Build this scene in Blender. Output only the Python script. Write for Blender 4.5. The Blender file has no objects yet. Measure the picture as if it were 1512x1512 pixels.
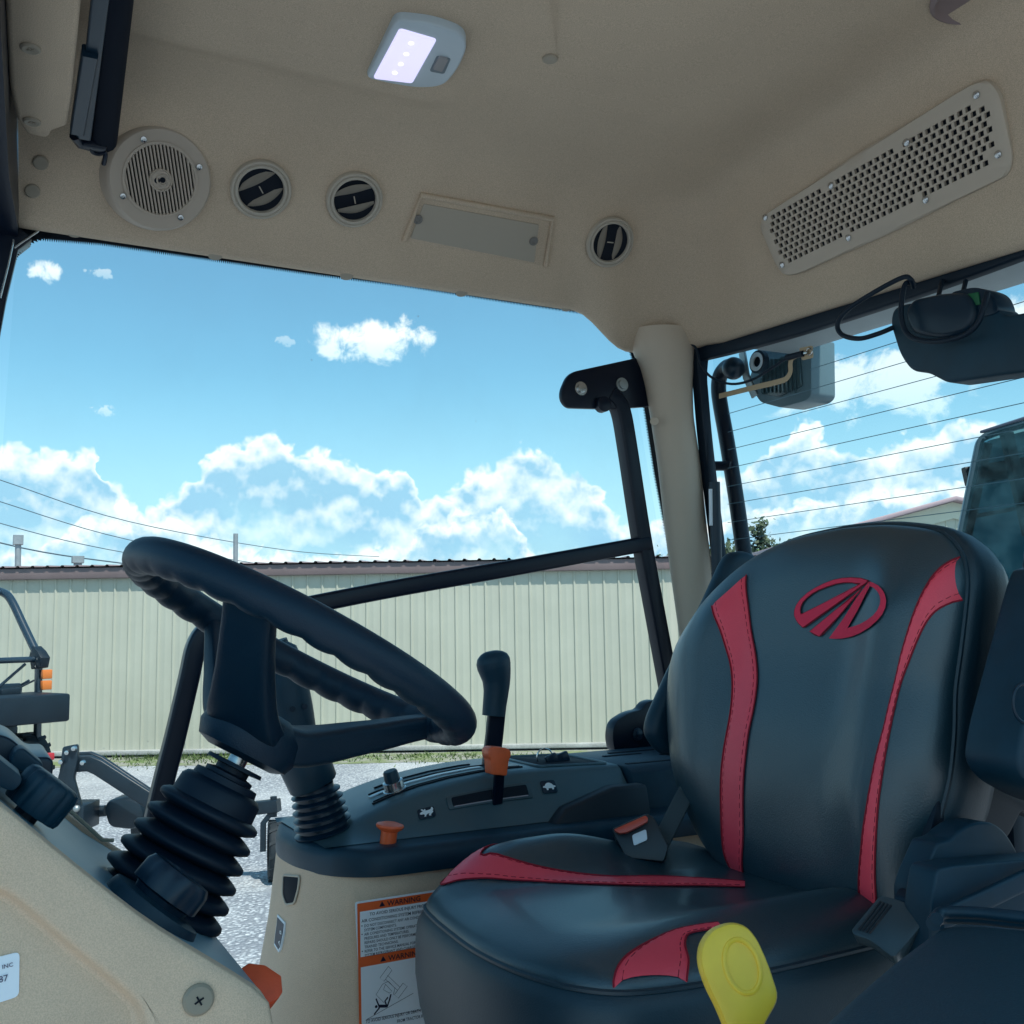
import bpy, bmesh, math, random
from mathutils.bvhtree import BVHTree
from mathutils import Vector, Matrix, noise
from math import radians, sin, cos, pi, atan, sqrt, hypot, atan2
random.seed(7)
scene = bpy.context.scene
COL = scene.collection

# ------------------------------------------------------------------ camera and the tractor's own axes
F = 1512.0
PITCH = atan(169 / 1512); ROLL = -0.0165
CAM = Vector((0, 0, 2.0))
RC = Matrix.Rotation(pi / 2 + PITCH, 3, 'X') @ Matrix.Rotation(ROLL, 3, 'Z')
U = Vector((.885, .466, 0)).normalized()          # towards the tractor's rear
WV = Vector((-U.y, U.x, 0))                        # towards the tractor's right side
Z = Vector((0, 0, 1))

def ray(px, py):
    v = RC @ Vector(((px - 756) / F, (756 - py) / F, -1)); return v / v.y
def cab(a, b, z): return CAM + U * a + WV * b + Z * z
def cvec(a, b, z): return U * a + WV * b + Z * z
def tocab(p):
    q = p - CAM; return (q.dot(U), q.dot(WV), q.z)
def onB(px, py, b): r = ray(px, py); return CAM + r * (b / r.dot(WV))
def onA(px, py, a): r = ray(px, py); return CAM + r * (a / r.dot(U))
def onZ(px, py, z): r = ray(px, py); return CAM + r * (z / r.z)
def onP(px, py, p0, n): r = ray(px, py); return CAM + r * ((p0 - CAM).dot(n) / r.dot(n))
def at(px, py, d): return CAM + ray(px, py) * d

cd = bpy.data.cameras.new('camera'); cam = bpy.data.objects.new('camera', cd); COL.objects.link(cam)
cam.matrix_world = Matrix.Translation(CAM) @ RC.to_4x4()
cd.sensor_width = 36; cd.lens = 36; cd.clip_end = 3000; cd.clip_start = .05
scene.camera = cam

# ------------------------------------------------------------------ node materials
class NT:
    def __init__(s, tree): s.t = tree; tree.nodes.clear()
    def n(s, typ, **kw):
        nd = s.t.nodes.new(typ)
        for k, v in kw.items():
            if k.startswith('i_'):
                key = k[2:]; key = int(key) if key.isdigit() else key.replace('_', ' ')
                s.put(nd, key, v)
            else: setattr(nd, k, v)
        return nd
    def put(s, nd, key, v):
        inp = nd.inputs[key]
        if hasattr(v, 'bl_rna') and isinstance(v, bpy.types.NodeSocket): s.t.links.new(v, inp)
        elif isinstance(v, bpy.types.Node): s.t.links.new(v.outputs[0], inp)
        else: inp.default_value = v
    def m(s, op, a, b=None, c=None, clamp=False):
        nd = s.t.nodes.new('ShaderNodeMath'); nd.operation = op; nd.use_clamp = clamp
        for i, v in enumerate((a, b, c)):
            if v is not None: s.put(nd, i, v)
        return nd.outputs[0]
    def mix(s, f, a, b, typ='MIX'):
        nd = s.t.nodes.new('ShaderNodeMix'); nd.data_type = 'RGBA'; nd.blend_type = typ
        s.put(nd, 0, f); s.put(nd, 6, a); s.put(nd, 7, b); return nd.outputs[2]
    def ss(s, v, lo, hi, a=0., b=1.):
        nd = s.t.nodes.new('ShaderNodeMapRange'); nd.interpolation_type = 'SMOOTHSTEP'
        for i, x in enumerate((v, lo, hi, a, b)): s.put(nd, i, x)
        return nd.outputs[0]

def c4(c): return (c[0], c[1], c[2], 1.)
MATS = {}
def mat(name, col, rough=.5, spec=.5, metal=0., bump=0., bscale=600., var=0., vscale=9., speck=0., sscale=1500.,
        coat=0., emit=None, estr=0., detail=3., rvar=0.):
    if name in MATS: return MATS[name]
    m = bpy.data.materials.new(name); m.use_nodes = True; t = NT(m.node_tree); MATS[name] = m
    out = t.n('ShaderNodeOutputMaterial'); bs = t.n('ShaderNodeBsdfPrincipled')
    t.put(out, 0, bs.outputs[0])
    tc = t.n('ShaderNodeTexCoord')
    colr = c4(col)
    bs.inputs['Roughness'].default_value = rough; bs.inputs['Metallic'].default_value = metal
    bs.inputs['Specular IOR Level'].default_value = spec
    bs.inputs['Coat Weight'].default_value = coat; bs.inputs['Coat Roughness'].default_value = .15
    cur = None
    if var or rvar:
        nz = t.n('ShaderNodeTexNoise', i_Vector=tc.outputs['Object'], i_Scale=vscale, i_Detail=5., i_Roughness=.6)
        if var:
            f = t.ss(nz.outputs[0], .3, .7)
            cur = t.mix(f, c4([x * (1 - var) for x in col]), c4([min(1, x * (1 + var)) for x in col]))
        if rvar: t.put(bs, 'Roughness', t.m('ADD', rough - rvar / 2, t.m('MULTIPLY', nz.outputs[0], rvar)))
    if speck:
        nz = t.n('ShaderNodeTexNoise', i_Vector=tc.outputs['Object'], i_Scale=sscale, i_Detail=2.)
        k = t.ss(nz.outputs[0], .3, .7, 1 - speck, 1 + speck)
        cur = t.mix(1., cur if cur is not None else colr, k, 'MULTIPLY')
    if cur is not None: t.put(bs, 'Base Color', cur)
    else: bs.inputs['Base Color'].default_value = colr
    if bump:
        nz = t.n('ShaderNodeTexNoise', i_Vector=tc.outputs['Object'], i_Scale=bscale, i_Detail=detail, i_Roughness=.55)
        b = t.n('ShaderNodeBump', i_Strength=bump, i_Distance=.0012, i_Height=nz.outputs[0]); t.put(bs, 'Normal', b.outputs[0])
    if emit: bs.inputs['Emission Color'].default_value = c4(emit); bs.inputs['Emission Strength'].default_value = estr
    return m

def glass_mat(name, tint, refl=1., haze=0., hazecol=(.5, .6, .65)):
    m = bpy.data.materials.new(name); m.use_nodes = True; t = NT(m.node_tree)
    out = t.n('ShaderNodeOutputMaterial'); tr = t.n('ShaderNodeBsdfTransparent', i_Color=c4(tint))
    gl = t.n('ShaderNodeBsdfGlossy', i_Roughness=.02); fr = t.n('ShaderNodeFresnel', i_IOR=1.45)
    f = t.m('MULTIPLY', fr.outputs[0], refl, clamp=True)
    # a pane has two air faces but light seen through from inside must not count the 'exit' fresnel of a solid
    geo = t.n('ShaderNodeNewGeometry')
    lw = t.n('ShaderNodeLayerWeight', i_Blend=.12)
    f = t.m('MULTIPLY', lw.outputs['Fresnel'], refl, clamp=True)
    mx = t.n('ShaderNodeMixShader', i_0=f); t.put(mx, 1, tr.outputs[0]); t.put(mx, 2, gl.outputs[0])
    last = mx
    if haze:
        tc = t.n('ShaderNodeTexCoord')
        nz = t.n('ShaderNodeTexNoise', i_Vector=tc.outputs['Object'], i_Scale=5., i_Detail=6., i_Roughness=.65)
        df = t.n('ShaderNodeBsdfDiffuse', i_Color=c4(hazecol))
        vs = t.n('ShaderNodeTexVoronoi', i_Vector=tc.outputs['Object'], i_Scale=16.); sc_ = t.n('ShaderNodeSeparateColor'); t.put(sc_, 0, vs.outputs['Color'])
        spot = t.m('MULTIPLY', t.ss(vs.outputs[0], .02, .055, 1., 0.), t.ss(sc_.outputs[0], .72, .8))
        mx2 = t.n('ShaderNodeMixShader', i_0=t.m('ADD', t.m('MULTIPLY', t.ss(nz.outputs[0], .35, .75), haze), t.m('MULTIPLY', spot, haze * 6), clamp=True))
        t.put(mx2, 1, mx.outputs[0]); t.put(mx2, 2, df.outputs[0]); last = mx2
    t.put(out, 0, last.outputs[0]); MATS[name] = m; return m

BEIGE = mat('beige_headliner', (.56, .445, .33), .75, .25, bump=.5, bscale=800, speck=.16, sscale=750, var=.05, vscale=3)
BEIGEP = mat('beige_plastic', (.56, .475, .38), .5, .35, bump=.3, bscale=1100, speck=.05, sscale=1500)
BEIGED = mat('beige_dash_plastic', (.66, .49, .35), .6, .35, bump=.5, bscale=700, speck=.10, sscale=900, var=.04)
BLACKP = mat('black_plastic', (.004, .032, .056), .44, .36, bump=.22, bscale=1400, var=.15, vscale=14, rvar=.12)
BLACKS = mat('black_smooth_plastic', (.003, .020, .040), .34, .38, bump=.05, bscale=900, rvar=.1)
BLACKM = mat('black_painted_metal', (.001, .006, .018), .35, .28, coat=.05, bump=.04, bscale=500, rvar=.1)
RUBBER = mat('black_rubber', (.002, .012, .026), .5, .30, bump=.1, bscale=900, rvar=.12)
RIMM = mat('wheel_grip', (.003, .020, .040), .42, .30, bump=.35, bscale=650, detail=4, rvar=.1)
LEATHER = mat('black_leatherette', (.008, .038, .056), .37, 1., bump=.40, bscale=480, detail=6, coat=.18)
LEATHS = mat('black_leatherette_side', (.006, .030, .048), .44, .6, bump=.35, bscale=520, detail=5)
REDL = mat('red_leatherette', (.95, .070, .110), .42, .5, bump=.3, bscale=520, detail=5, var=.04)
REDT = mat('dark_red_stitching', (.30, .015, .03), .7, .2)
REDE = mat('red_embroidery', (.88, .05, .11), .75, .2, bump=.7, bscale=1800)
REDE2 = mat('pink_embroidery_edge', (.62, .10, .16), .7, .2)
GREYSKY = mat('sky_sheen_dash_plastic', (.16, .31, .40), .36, .5, bump=.10, bscale=1100, rvar=.1)  # blue base stands in for sky reflected in the dark grey plate
CONS = mat('console_grey_plastic', (.042, .090, .112), .32, .6, bump=.25, bscale=1300, rvar=.1)
ORANGE = mat('orange_plastic', (.85, .135, .04), .42, .5, bump=.15, bscale=300, var=.08, vscale=30)
ORANGE2 = mat('orange_lever_plastic', (.80, .095, .03), .5, .4, bump=.2, bscale=400, var=.1, vscale=30)
YELLOW = mat('yellow_plastic', (1.0, .62, .05), .42, .5, bump=.12, bscale=400, var=.06, vscale=25)
CHROME = mat('bright_metal', (.55, .56, .56), .25, .5, metal=1., rvar=.1)
DULLM = mat('dull_metal', (.35, .38, .38), .45, .5, metal=.8)
WHITE = mat('white_sticker', (.80, .86, .92), .45, .4, var=.02)
LABELW = mat('label_paper', (.90, .92, .95), .4, .4, var=.02)
LABELO = mat('label_orange', (.90, .14, .03), .45, .4)
INK = mat('label_ink', (.010, .012, .035), .5, .3)
INKG = mat('label_ink_light', (.06, .07, .10), .5, .3)
DARKIN = mat('dark_cavity', (.006, .010, .018), .7, .2)
FRIT = mat('glass_frit', (.004, .008, .018), .35, .4)
LAMPW = mat('lamp_housing', (.50, .58, .63), .35, .5)
LENSW = mat('lamp_lens', (.6, .6, .7), .3, .5, emit=(.70, .66, 1.), estr=.50)
TANW = mat('tan_busbar', (.50, .38, .24), .5, .4)
GREYSH = mat('visor_grey', (.42, .46, .47), .6, .3, var=.08, vscale=6)
DOTC = mat('white_marks', (.75, .80, .82), .5, .4)
GLASS = glass_mat('side_glass', (.93, .965, .97), .55, haze=.045)
GLASSR = glass_mat('rear_glass', (.90, .955, .965), .6, haze=.03)
TINT = glass_mat('tinted_glass', (.34, .52, .56), .9, haze=.22, hazecol=(.12, .26, .30))
LENSC = glass_mat('clear_lens', (.50, .60, .66), 1.2, haze=.25, hazecol=(.3, .4, .45))

# ------------------------------------------------------------------ mesh helpers (all take world points)
def append(bm, src):
    mp = [bm.verts.new(v.co) for v in src.verts]
    src.verts.index_update()
    for f in src.faces:
        try: bm.faces.new([mp[v.index] for v in f.verts])
        except ValueError: pass
    src.free()

def catmull(pts, per=8, closed=False):
    n = len(pts); out = []
    segs = n if closed else n - 1
    for i in range(segs):
        if closed: p0, p1, p2, p3 = pts[(i - 1) % n], pts[i], pts[(i + 1) % n], pts[(i + 2) % n]
        else: p0, p1, p2, p3 = pts[max(i - 1, 0)], pts[i], pts[i + 1], pts[min(i + 2, n - 1)]
        for k in range(per):
            t = k / per
            out.append(.5 * ((2 * p1) + (p2 - p0) * t + (2 * p0 - 5 * p1 + 4 * p2 - p3) * t * t + (3 * p1 - p0 - 3 * p2 + p3) * t ** 3))
    if not closed: out.append(pts[-1].copy())
    return out

def sweep(bm, pts, r, n=12, closed=False, prof=None, up=Z, cap=True):
    """tube (or any profile) along pts; r scalar or list of scalars (or (rx, ry) pairs)"""
    N = len(pts)
    if prof is None: prof = [(cos(2 * pi * k / n), sin(2 * pi * k / n)) for k in range(n)]
    m = len(prof); rings = []; x = None
    for i in range(N):
        a = pts[(i - 1) % N] if (closed or i > 0) else pts[i]
        b = pts[(i + 1) % N] if (closed or i < N - 1) else pts[i]
        t = (b - a).normalized()
        if x is None:
            x = up - t * up.dot(t)
            if x.length < 1e-4: x = U - t * U.dot(t)
        else: x = x - t * x.dot(t)
        x.normalize(); y = t.cross(x)
        rr = r[i] if isinstance(r, list) else r
        rx, ry = rr if isinstance(rr, (list, tuple)) else (rr, rr)
        rings.append([bm.verts.new(pts[i] + x * (p[0] * rx) + y * (p[1] * ry)) for p in prof])
    for i in range(N if closed else N - 1):
        A, B = rings[i], rings[(i + 1) % N]
        for k in range(m): bm.faces.new((A[k], A[(k + 1) % m], B[(k + 1) % m], B[k]))
    if cap and not closed:
        bm.faces.new(rings[0][::-1]); bm.faces.new(rings[-1])

def rrect(w, h, r, seg=3):
    out = []
    for cx, cy, a0 in ((w - r, h - r, 0), (-w + r, h - r, 90), (-w + r, -h + r, 180), (w - r, -h + r, 270)):
        for k in range(seg + 1):
            a = radians(a0 + 90 * k / seg); out.append((cx + r * cos(a), cy + r * sin(a)))
    return out

def basis(n, hint=Z):
    n = n.normalized(); x = hint.cross(n)
    if x.length < 1e-4: x = U.cross(n)
    x.normalize(); return x, n.cross(x), n

def lathe(bm, c, axis, prof, n=32, mod=None):
    x, y, nn = basis(axis); rings = []
    for r, h in prof:
        if r < 1e-6: rings.append([bm.verts.new(c + nn * h)])
        else: rings.append([bm.verts.new(c + nn * h + (x * cos(2 * pi * k / n) + y * sin(2 * pi * k / n)) * (r * (mod(2 * pi * k / n) if mod else 1))) for k in range(n)])
    for A, B in zip(rings, rings[1:]):
        for k in range(n):
            k2 = (k + 1) % n
            if len(A) == 1 and len(B) == 1: continue
            if len(A) == 1: bm.faces.new((A[0], B[k2], B[k]))
            elif len(B) == 1: bm.faces.new((A[k], A[k2], B[0]))
            else: bm.faces.new((A[k], A[k2], B[k2], B[k]))

def prism(bm, pts, vec, bevel=0., seg=2):
    t = bmesh.new(); vs = [t.verts.new(p) for p in pts]; f = t.faces.new(vs)
    r = bmesh.ops.extrude_face_region(t, geom=[f])
    bmesh.ops.translate(t, verts=[g for g in r['geom'] if isinstance(g, bmesh.types.BMVert)], vec=vec)
    bmesh.ops.recalc_face_normals(t, faces=t.faces)
    if bevel:
        es = [e for e in t.edges if len(e.link_faces) == 2 and e.calc_face_angle(0) > .5]
        bmesh.ops.bevel(t, geom=es, offset=bevel, segments=seg, profile=.5, affect='EDGES', clamp_overlap=True)
    append(bm, t)

def box(bm, c, x, y, z, bevel=0., seg=2):
    """x, y, z: half-extent vectors"""
    prism(bm, [c - x - y - z, c + x - y - z, c + x + y - z, c - x + y - z], z * 2, bevel, seg)

def ball(bm, c, r, n=16, axis=Z, sq=1.):
    lathe(bm, c, axis, [(r * sin(pi * i / 10), -r * cos(pi * i / 10) * sq) for i in range(11)], n)

def roundpoly(P, r, seg=4):
    """round the corners of a closed planar polygon of Vectors"""
    out = []; n = len(P); rs = r if isinstance(r, (list, tuple)) else [r] * n
    for i in range(n):
        p, a, b = P[i], P[i - 1], P[(i + 1) % n]
        q = min(rs[i], (a - p).length * .48, (b - p).length * .48)
        A = p + (a - p).normalized() * q; B = p + (b - p).normalized() * q
        if q < 1e-6: out.append(p.copy()); continue
        for k in range(seg + 1):
            t = k / seg; out.append(A * (1 - t) ** 2 + p * (2 * t * (1 - t)) + B * t * t)
    return out

def grid(bm, rows):
    vs = [[bm.verts.new(p) for p in r] for r in rows]
    for A, B in zip(vs, vs[1:]):
        for k in range(len(A) - 1): bm.faces.new((A[k], A[k + 1], B[k + 1], B[k]))

ORG = {}
def link(name, me=None):
    o = bpy.data.objects.new(name, me); COL.objects.link(o); return o
def meta(o, label=None, cat=None, group=None, kind=None):
    if label: o['label'] = label
    if cat: o['category'] = cat
    if group: o['group'] = group
    if kind: o['kind'] = kind
    return o
def thing(name, label, cat, loc, group=None):
    o = link(name); o.location = loc; ORG[o.name] = Vector(loc); return meta(o, label, cat, group)
def obj(name, bm, m, parent=None, org=None, sharp=38, label=None, recalc=True, flat=False):
    if recalc: bmesh.ops.recalc_face_normals(bm, faces=bm.faces)
    if parent is not None: og = ORG[parent.name]
    elif org is not None: og = Vector(org)
    else:
        xs = [v.co for v in bm.verts]; og = Vector(((min(v.x for v in xs) + max(v.x for v in xs)) / 2,
              (min(v.y for v in xs) + max(v.y for v in xs)) / 2, min(v.z for v in xs)))
    bmesh.ops.translate(bm, verts=bm.verts, vec=-og)
    if not flat:
        for f in bm.faces: f.smooth = True
        for e in bm.edges:
            if len(e.link_faces) != 2 or e.calc_face_angle(0) > radians(sharp): e.smooth = False
    me = bpy.data.meshes.new(name); bm.to_mesh(me); bm.free()
    ms = m if isinstance(m, (list, tuple)) else [m]
    for x in ms: me.materials.append(x)
    o = link(name, me); ORG[o.name] = og
    if parent is not None: o.parent = parent
    else: o.location = og
    if label: o['label'] = label
    return o
BM = bmesh.new

_fonts = {}
def text_bm(bm, s, size, o, ex, ey, ez, align='LEFT', squash=1., lift=.0004):
    """flat lettering as real mesh: o origin, ex reading direction, ey up"""
    cu = bpy.data.curves.new('t', 'FONT'); cu.body = s; cu.size = size; cu.align_x = align; cu.resolution_u = 2; cu.offset = .010 * size
    ob = bpy.data.objects.new('t', cu); me = ob.to_mesh()
    vs = [bm.verts.new(o + ex * (v.co.x * squash) + ey * v.co.y + ez * lift) for v in me.vertices]
    for p in me.polygons:
        try: bm.faces.new([vs[i] for i in p.vertices])
        except ValueError: pass
    ob.to_mesh_clear(); bpy.data.objects.remove(ob); bpy.data.curves.remove(cu)

# ------------------------------------------------------------------ world: daylight sky with cumulus
SUN_EL, SUN_AZ = radians(63), radians(148)      # compass style, from +Y clockwise: high behind the camera, a little to the right
wd = bpy.data.worlds.new('World'); scene.world = wd; wd.use_nodes = True
t = NT(wd.node_tree); wo = t.n('ShaderNodeOutputWorld'); bg = t.n('ShaderNodeBackground'); t.put(wo, 0, bg.outputs[0])
SKYS = .1
bg.inputs[1].default_value = SKYS
sky = t.n('ShaderNodeTexSky'); sky.sky_type = 'NISHITA'; sky.sun_disc = False
sky.sun_elevation = SUN_EL; sky.sun_rotation = SUN_AZ; sky.air_density = 1.; sky.dust_density = .6; sky.ozone_density = 1.2
tc = t.n('ShaderNodeTexCoord'); sp = t.n('ShaderNodeSeparateXYZ'); t.put(sp, 0, tc.outputs['Generated'])
az = t.m('ARCTAN2', sp.outputs[0], sp.outputs[1]); el = t.m('ARCSINE', sp.outputs[2])

def pix_ae(px, py):
    v = ray(px, py).normalized(); return atan2(v.x, v.y), math.asin(v.z)
def layer(profile, seed, nscale, amp, soft, lo=-.75, hi=.75):
    """returns (m, noise, noise above) of one bank of cumulus whose tops follow the profile"""
    fc = t.n('ShaderNodeFloatCurve'); t.put(fc, 0, 1.)
    wx = t.n('ShaderNodeCombineXYZ'); t.put(wx, 0, t.m('ADD', az, seed * 2.)); t.put(wx, 1, el)
    wn_ = t.n('ShaderNodeTexNoise', noise_dimensions='2D', i_Vector=wx.outputs[0], i_Scale=30., i_Detail=3.)
    azw = t.m('ADD', az, t.m('MULTIPLY', t.m('SUBTRACT', wn_.outputs[0], .5), .045))
    t.put(fc, 1, t.m('DIVIDE', t.m('SUBTRACT', azw, lo), hi - lo, clamp=True))
    cv = fc.mapping.curves[0]; P = sorted((min(max((a - lo) / (hi - lo), 0), 1), e / .45) for a, e in (pix_ae(*q) for q in profile))
    cv.points[0].location = (0, P[0][1]); cv.points[1].location = (1, P[-1][1])
    for x, y in P: cv.points.new(x, y)
    fc.mapping.use_clip = False; fc.mapping.update()
    top = t.m('MULTIPLY', fc.outputs[0], .45)
    def nz(off):
        cx = t.n('ShaderNodeCombineXYZ'); t.put(cx, 0, t.m('ADD', az, float(seed))); t.put(cx, 1, t.m('ADD', el, off))
        w = t.n('ShaderNodeTexNoise', noise_dimensions='2D', i_Vector=cx.outputs[0], i_Scale=nscale * 1.2, i_Detail=2., i_Roughness=.5)
        vm = t.n('ShaderNodeVectorMath', operation='SCALE'); t.put(vm, 0, w.outputs['Color']); vm.inputs['Scale'].default_value = .022
        va = t.n('ShaderNodeVectorMath', operation='ADD'); t.put(va, 0, cx.outputs[0]); t.put(va, 1, vm.outputs[0])
        v = t.n('ShaderNodeTexVoronoi', voronoi_dimensions='2D', i_Vector=va.outputs[0], i_Scale=nscale * 1.25, feature='F1')
        v.normalize = True; v.inputs['Detail'].default_value = 2.; v.inputs['Roughness'].default_value = .5; v.inputs['Lacunarity'].default_value = 2.3
        a = t.n('ShaderNodeTexNoise', noise_dimensions='2D', i_Vector=va.outputs[0], i_Scale=nscale, i_Detail=6., i_Roughness=.55)
        return t.m('ADD', t.m('MULTIPLY', t.m('SUBTRACT', 1., v.outputs[0]), .6), t.m('MULTIPLY', a.outputs[0], .4))
    def nzs(off):
        cx = t.n('ShaderNodeCombineXYZ'); t.put(cx, 0, t.m('ADD', az, float(seed) + 4.)); t.put(cx, 1, t.m('ADD', el, off))
        return t.n('ShaderNodeTexNoise', noise_dimensions='2D', i_Vector=cx.outputs[0], i_Scale=nscale * .9, i_Detail=4., i_Roughness=.5).outputs[0]
    n0 = nz(0.)
    m = t.m('ADD', t.m('SUBTRACT', top, el), t.m('MULTIPLY', t.m('SUBTRACT', n0, .6), amp))
    return m, nzs(0.), nzs(.012)

skyc = t.mix(1., sky.outputs[0], (.66, 1.04, .98, 1), 'MULTIPLY')
# paler towards the horizon
hz = t.m('MULTIPLY', t.ss(el, .02, .26, 1., 0.), .62)
cur = t.mix(hz, skyc, (3.4, 4.8, 5.6, 1))
WHITEC, GREYC = (6.4, 6.9, 6.8, 1), (2.15, 4.05, 5.3, 1)
def comp(cur, L, soft, deep0, deep1, keep, gain=3.0, body=.20):
    m, n0, n1 = L
    al = t.ss(m, 0., soft)
    rim = t.ss(m, .001, .028, 1., 0.)
    em = t.m('MULTIPLY', t.m('SUBTRACT', n0, n1), gain)
    br = t.m('ADD', t.m('ADD', t.m('MULTIPLY', rim, .85), body), em, clamp=True)
    colr = t.mix(br, GREYC, WHITEC)
    fade = t.ss(m, deep0, deep1, 1., keep)
    return t.mix(t.m('MULTIPLY', al, fade), cur, colr)
LA = layer([(-400, 660), (-100, 640), (0, 662), (70, 668), (150, 665), (168, 722), (230, 738), (285, 700), (320, 668), (412, 640), (440, 665), (495, 668), (555, 697), (600, 693),
            (630, 728), (690, 702), (735, 675), (790, 662), (830, 678), (870, 712), (915, 760), (960, 770), (1040, 720), (1110, 690), (1150, 650), (1190, 618), (1215, 650), (1260, 655),
            (1310, 660), (1360, 635), (1420, 622), (1512, 622), (1700, 590), (2200, 560)], 3.1, 24, .060, .006)
cur = comp(cur, LA, .008, .040, .11, .55)
LB = layer([(-400, 760), (0, 818), (70, 790), (150, 762), (250, 762), (310, 785), (420, 815), (520, 812), (570, 806), (610, 780), (660, 760), (735, 752), (765, 776), (800, 820), (900, 840),
            (1060, 770), (1120, 752), (1200, 738), (1300, 722), (1400, 715), (1512, 708), (2000, 690)], 9.7, 34, .055, .006)
cur = comp(cur, LB, .010, .008, .040, .18, body=.25)
# single clouds higher up
def puff(cur, px, py, rx, ry, seed, nscale=34, amp=1.3, dens=1.):
    a0, e0 = pix_ae(px, py)
    x = t.m('DIVIDE', t.m('SUBTRACT', az, a0), rx / F); y = t.m('DIVIDE', t.m('SUBTRACT', el, e0), ry / F)
    d = t.m('ADD', t.m('MULTIPLY', x, x), t.m('MULTIPLY', y, y))
    cx = t.n('ShaderNodeCombineXYZ', i_2=float(seed)); t.put(cx, 0, az); t.put(cx, 1, el)
    n = t.n('ShaderNodeTexNoise', i_Vector=cx.outputs[0], i_Scale=float(nscale), i_Detail=9., i_Roughness=.6, i_Distortion=.3)
    m = t.m('ADD', t.m('SUBTRACT', 1., d), t.m('MULTIPLY', t.m('SUBTRACT', n.outputs[0], .5), amp * 3))
    al = t.m('MULTIPLY', t.ss(m, .05, .85), dens)
    c = t.mix(t.ss(y, -.9, .5), (4.9, 6.2, 6.5, 1), WHITEC)
    return t.mix(al, cur, c)
cur = puff(cur, 552, 502, 92, 33, 1.7, 32, 1.45)
cur = puff(cur, 66, 402, 24, 17, 5.2, 50, 1.2, .9)
cur = puff(cur, 150, 402, 17, 8, 8.8, 90, 2.6, .40)
cur = puff(cur, 156, 606, 15, 8, 6.3, 90, 2.6, .40)
cur = puff(cur, 418, 503, 14, 8, 7.3, 90, 2.6, .30)
cur = puff(cur, 1300, 560, 150, 60, 2.4, 22, 1.7, .75)
cur = puff(cur, 1480, 500, 120, 60, 4.4, 22, 1.5, .8)
t.put(bg, 0, cur)

sd = bpy.data.lights.new('sun', 'SUN'); so = bpy.data.objects.new('sun', sd); COL.objects.link(so)
sd.energy = 3.0; sd.angle = radians(.6); sd.color = (1, .96, .88)
dirv = Vector((sin(SUN_AZ) * cos(SUN_EL), cos(SUN_AZ) * cos(SUN_EL), sin(SUN_EL)))
so.rotation_euler = dirv.to_track_quat('Z', 'Y').to_euler(); so.location = dirv * 30

scene.view_settings.view_transform = 'Standard'; scene.view_settings.look = 'None'
scene.view_settings.exposure = 0.88; scene.view_settings.gamma = 1.0
cy = scene.cycles
cy.max_bounces = 8; cy.diffuse_bounces = 4; cy.glossy_bounces = 4; cy.transparent_max_bounces = 24; cy.caustics_reflective = False
cy.use_denoising = True; cy.sample_clamp_indirect = 6.

# ================================================================== OUTSIDE
# ground: gravel sheet to the horizon
gm = bpy.data.materials.new('gravel'); gm.use_nodes = True; t = NT(gm.node_tree)
out = t.n('ShaderNodeOutputMaterial'); bs = t.n('ShaderNodeBsdfPrincipled', i_Roughness=.85); t.put(out, 0, bs.outputs[0])
tc = t.n('ShaderNodeTexCoord')
vo = t.n('ShaderNodeTexVoronoi', i_Vector=tc.outputs['Object'], i_Scale=30.)
n1 = t.n('ShaderNodeTexNoise', i_Vector=tc.outputs['Object'], i_Scale=6., i_Detail=8., i_Roughness=.75)
n2 = t.n('ShaderNodeTexNoise', i_Vector=tc.outputs['Object'], i_Scale=.45, i_Detail=5.)
sx = t.n('ShaderNodeSeparateColor'); t.put(sx, 0, vo.outputs['Color'])
c = t.mix(sx.outputs[0], (.28, .315, .35, 1), (.74, .77, .79, 1))
c = t.mix(t.ss(n1.outputs[0], .35, .65), t.mix(.55, c, (.30, .33, .36, 1)), c)
c = t.mix(t.ss(vo.outputs[0], .32, .55), c, (.22, .24, .27, 1))
c = t.mix(t.m('MULTIPLY', t.ss(n2.outputs[0], .42, .66), .45), c, (.62, .64, .64, 1))
t.put(bs, 'Base Color', c)
b = t.n('ShaderNodeBump', i_Strength=.9, i_Distance=.03); t.put(b, 'Height', t.m('ADD', vo.outputs[0], n1.outputs[0])); t.put(bs, 'Normal', b.outputs[0])
bm = BM(); S = 900
grid(bm, [[Vector((x, y, 0)) for x in (-S, -40, 40, S)] for y in (-S, -20, 30, S)])
meta(obj('ground', bm, gm, org=(0, 0, 0)), kind='structure')

# storage shed: a long low wall of ribbed steel, square on to the camera
SHY = 17.0
WALLC = mat('cream_steel_cladding', (.45, .455, .375), .5, .3, var=.05, vscale=.8, rvar=.15)
TRIMC = mat('mauve_brown_trim', (.18, .135, .135), .5, .3, var=.08, vscale=1.5)
BASEC = mat('concrete_footing', (.34, .35, .34), .85, .2, var=.15, vscale=3, speck=.15, sscale=60)
ROOFC = mat('brown_steel_roof', (.24, .18, .18), .55, .3, var=.06, vscale=1)
def ribbed(bm, x0, x1, y, z0, ztop, pitch=.2455, ydir=-1):
    """trapezoid-rib cladding as one folded sheet facing -Y"""
    xs = []; x = x0
    while x < x1:
        for dx, dy in ((0, 0), (.016, .022), (.034, .022), (.052, 0), (.115, 0), (.128, .003), (.142, .003), (.155, 0)): xs.append((x + dx, dy))
        x += pitch
    rows = [[Vector((px, y + ydir * dy, z0)) for px, dy in xs], [Vector((px, y + ydir * dy, ztop(px))) for px, dy in xs]]
    grid(bm, rows)
shed = thing('storage_shed', 'long low cream ribbed steel shed with mauve brown eave trim beyond the gravel', 'building', (-5, SHY, 0))
X0, X1, EAVE = -16.2, 4.55, 3.10
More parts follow.
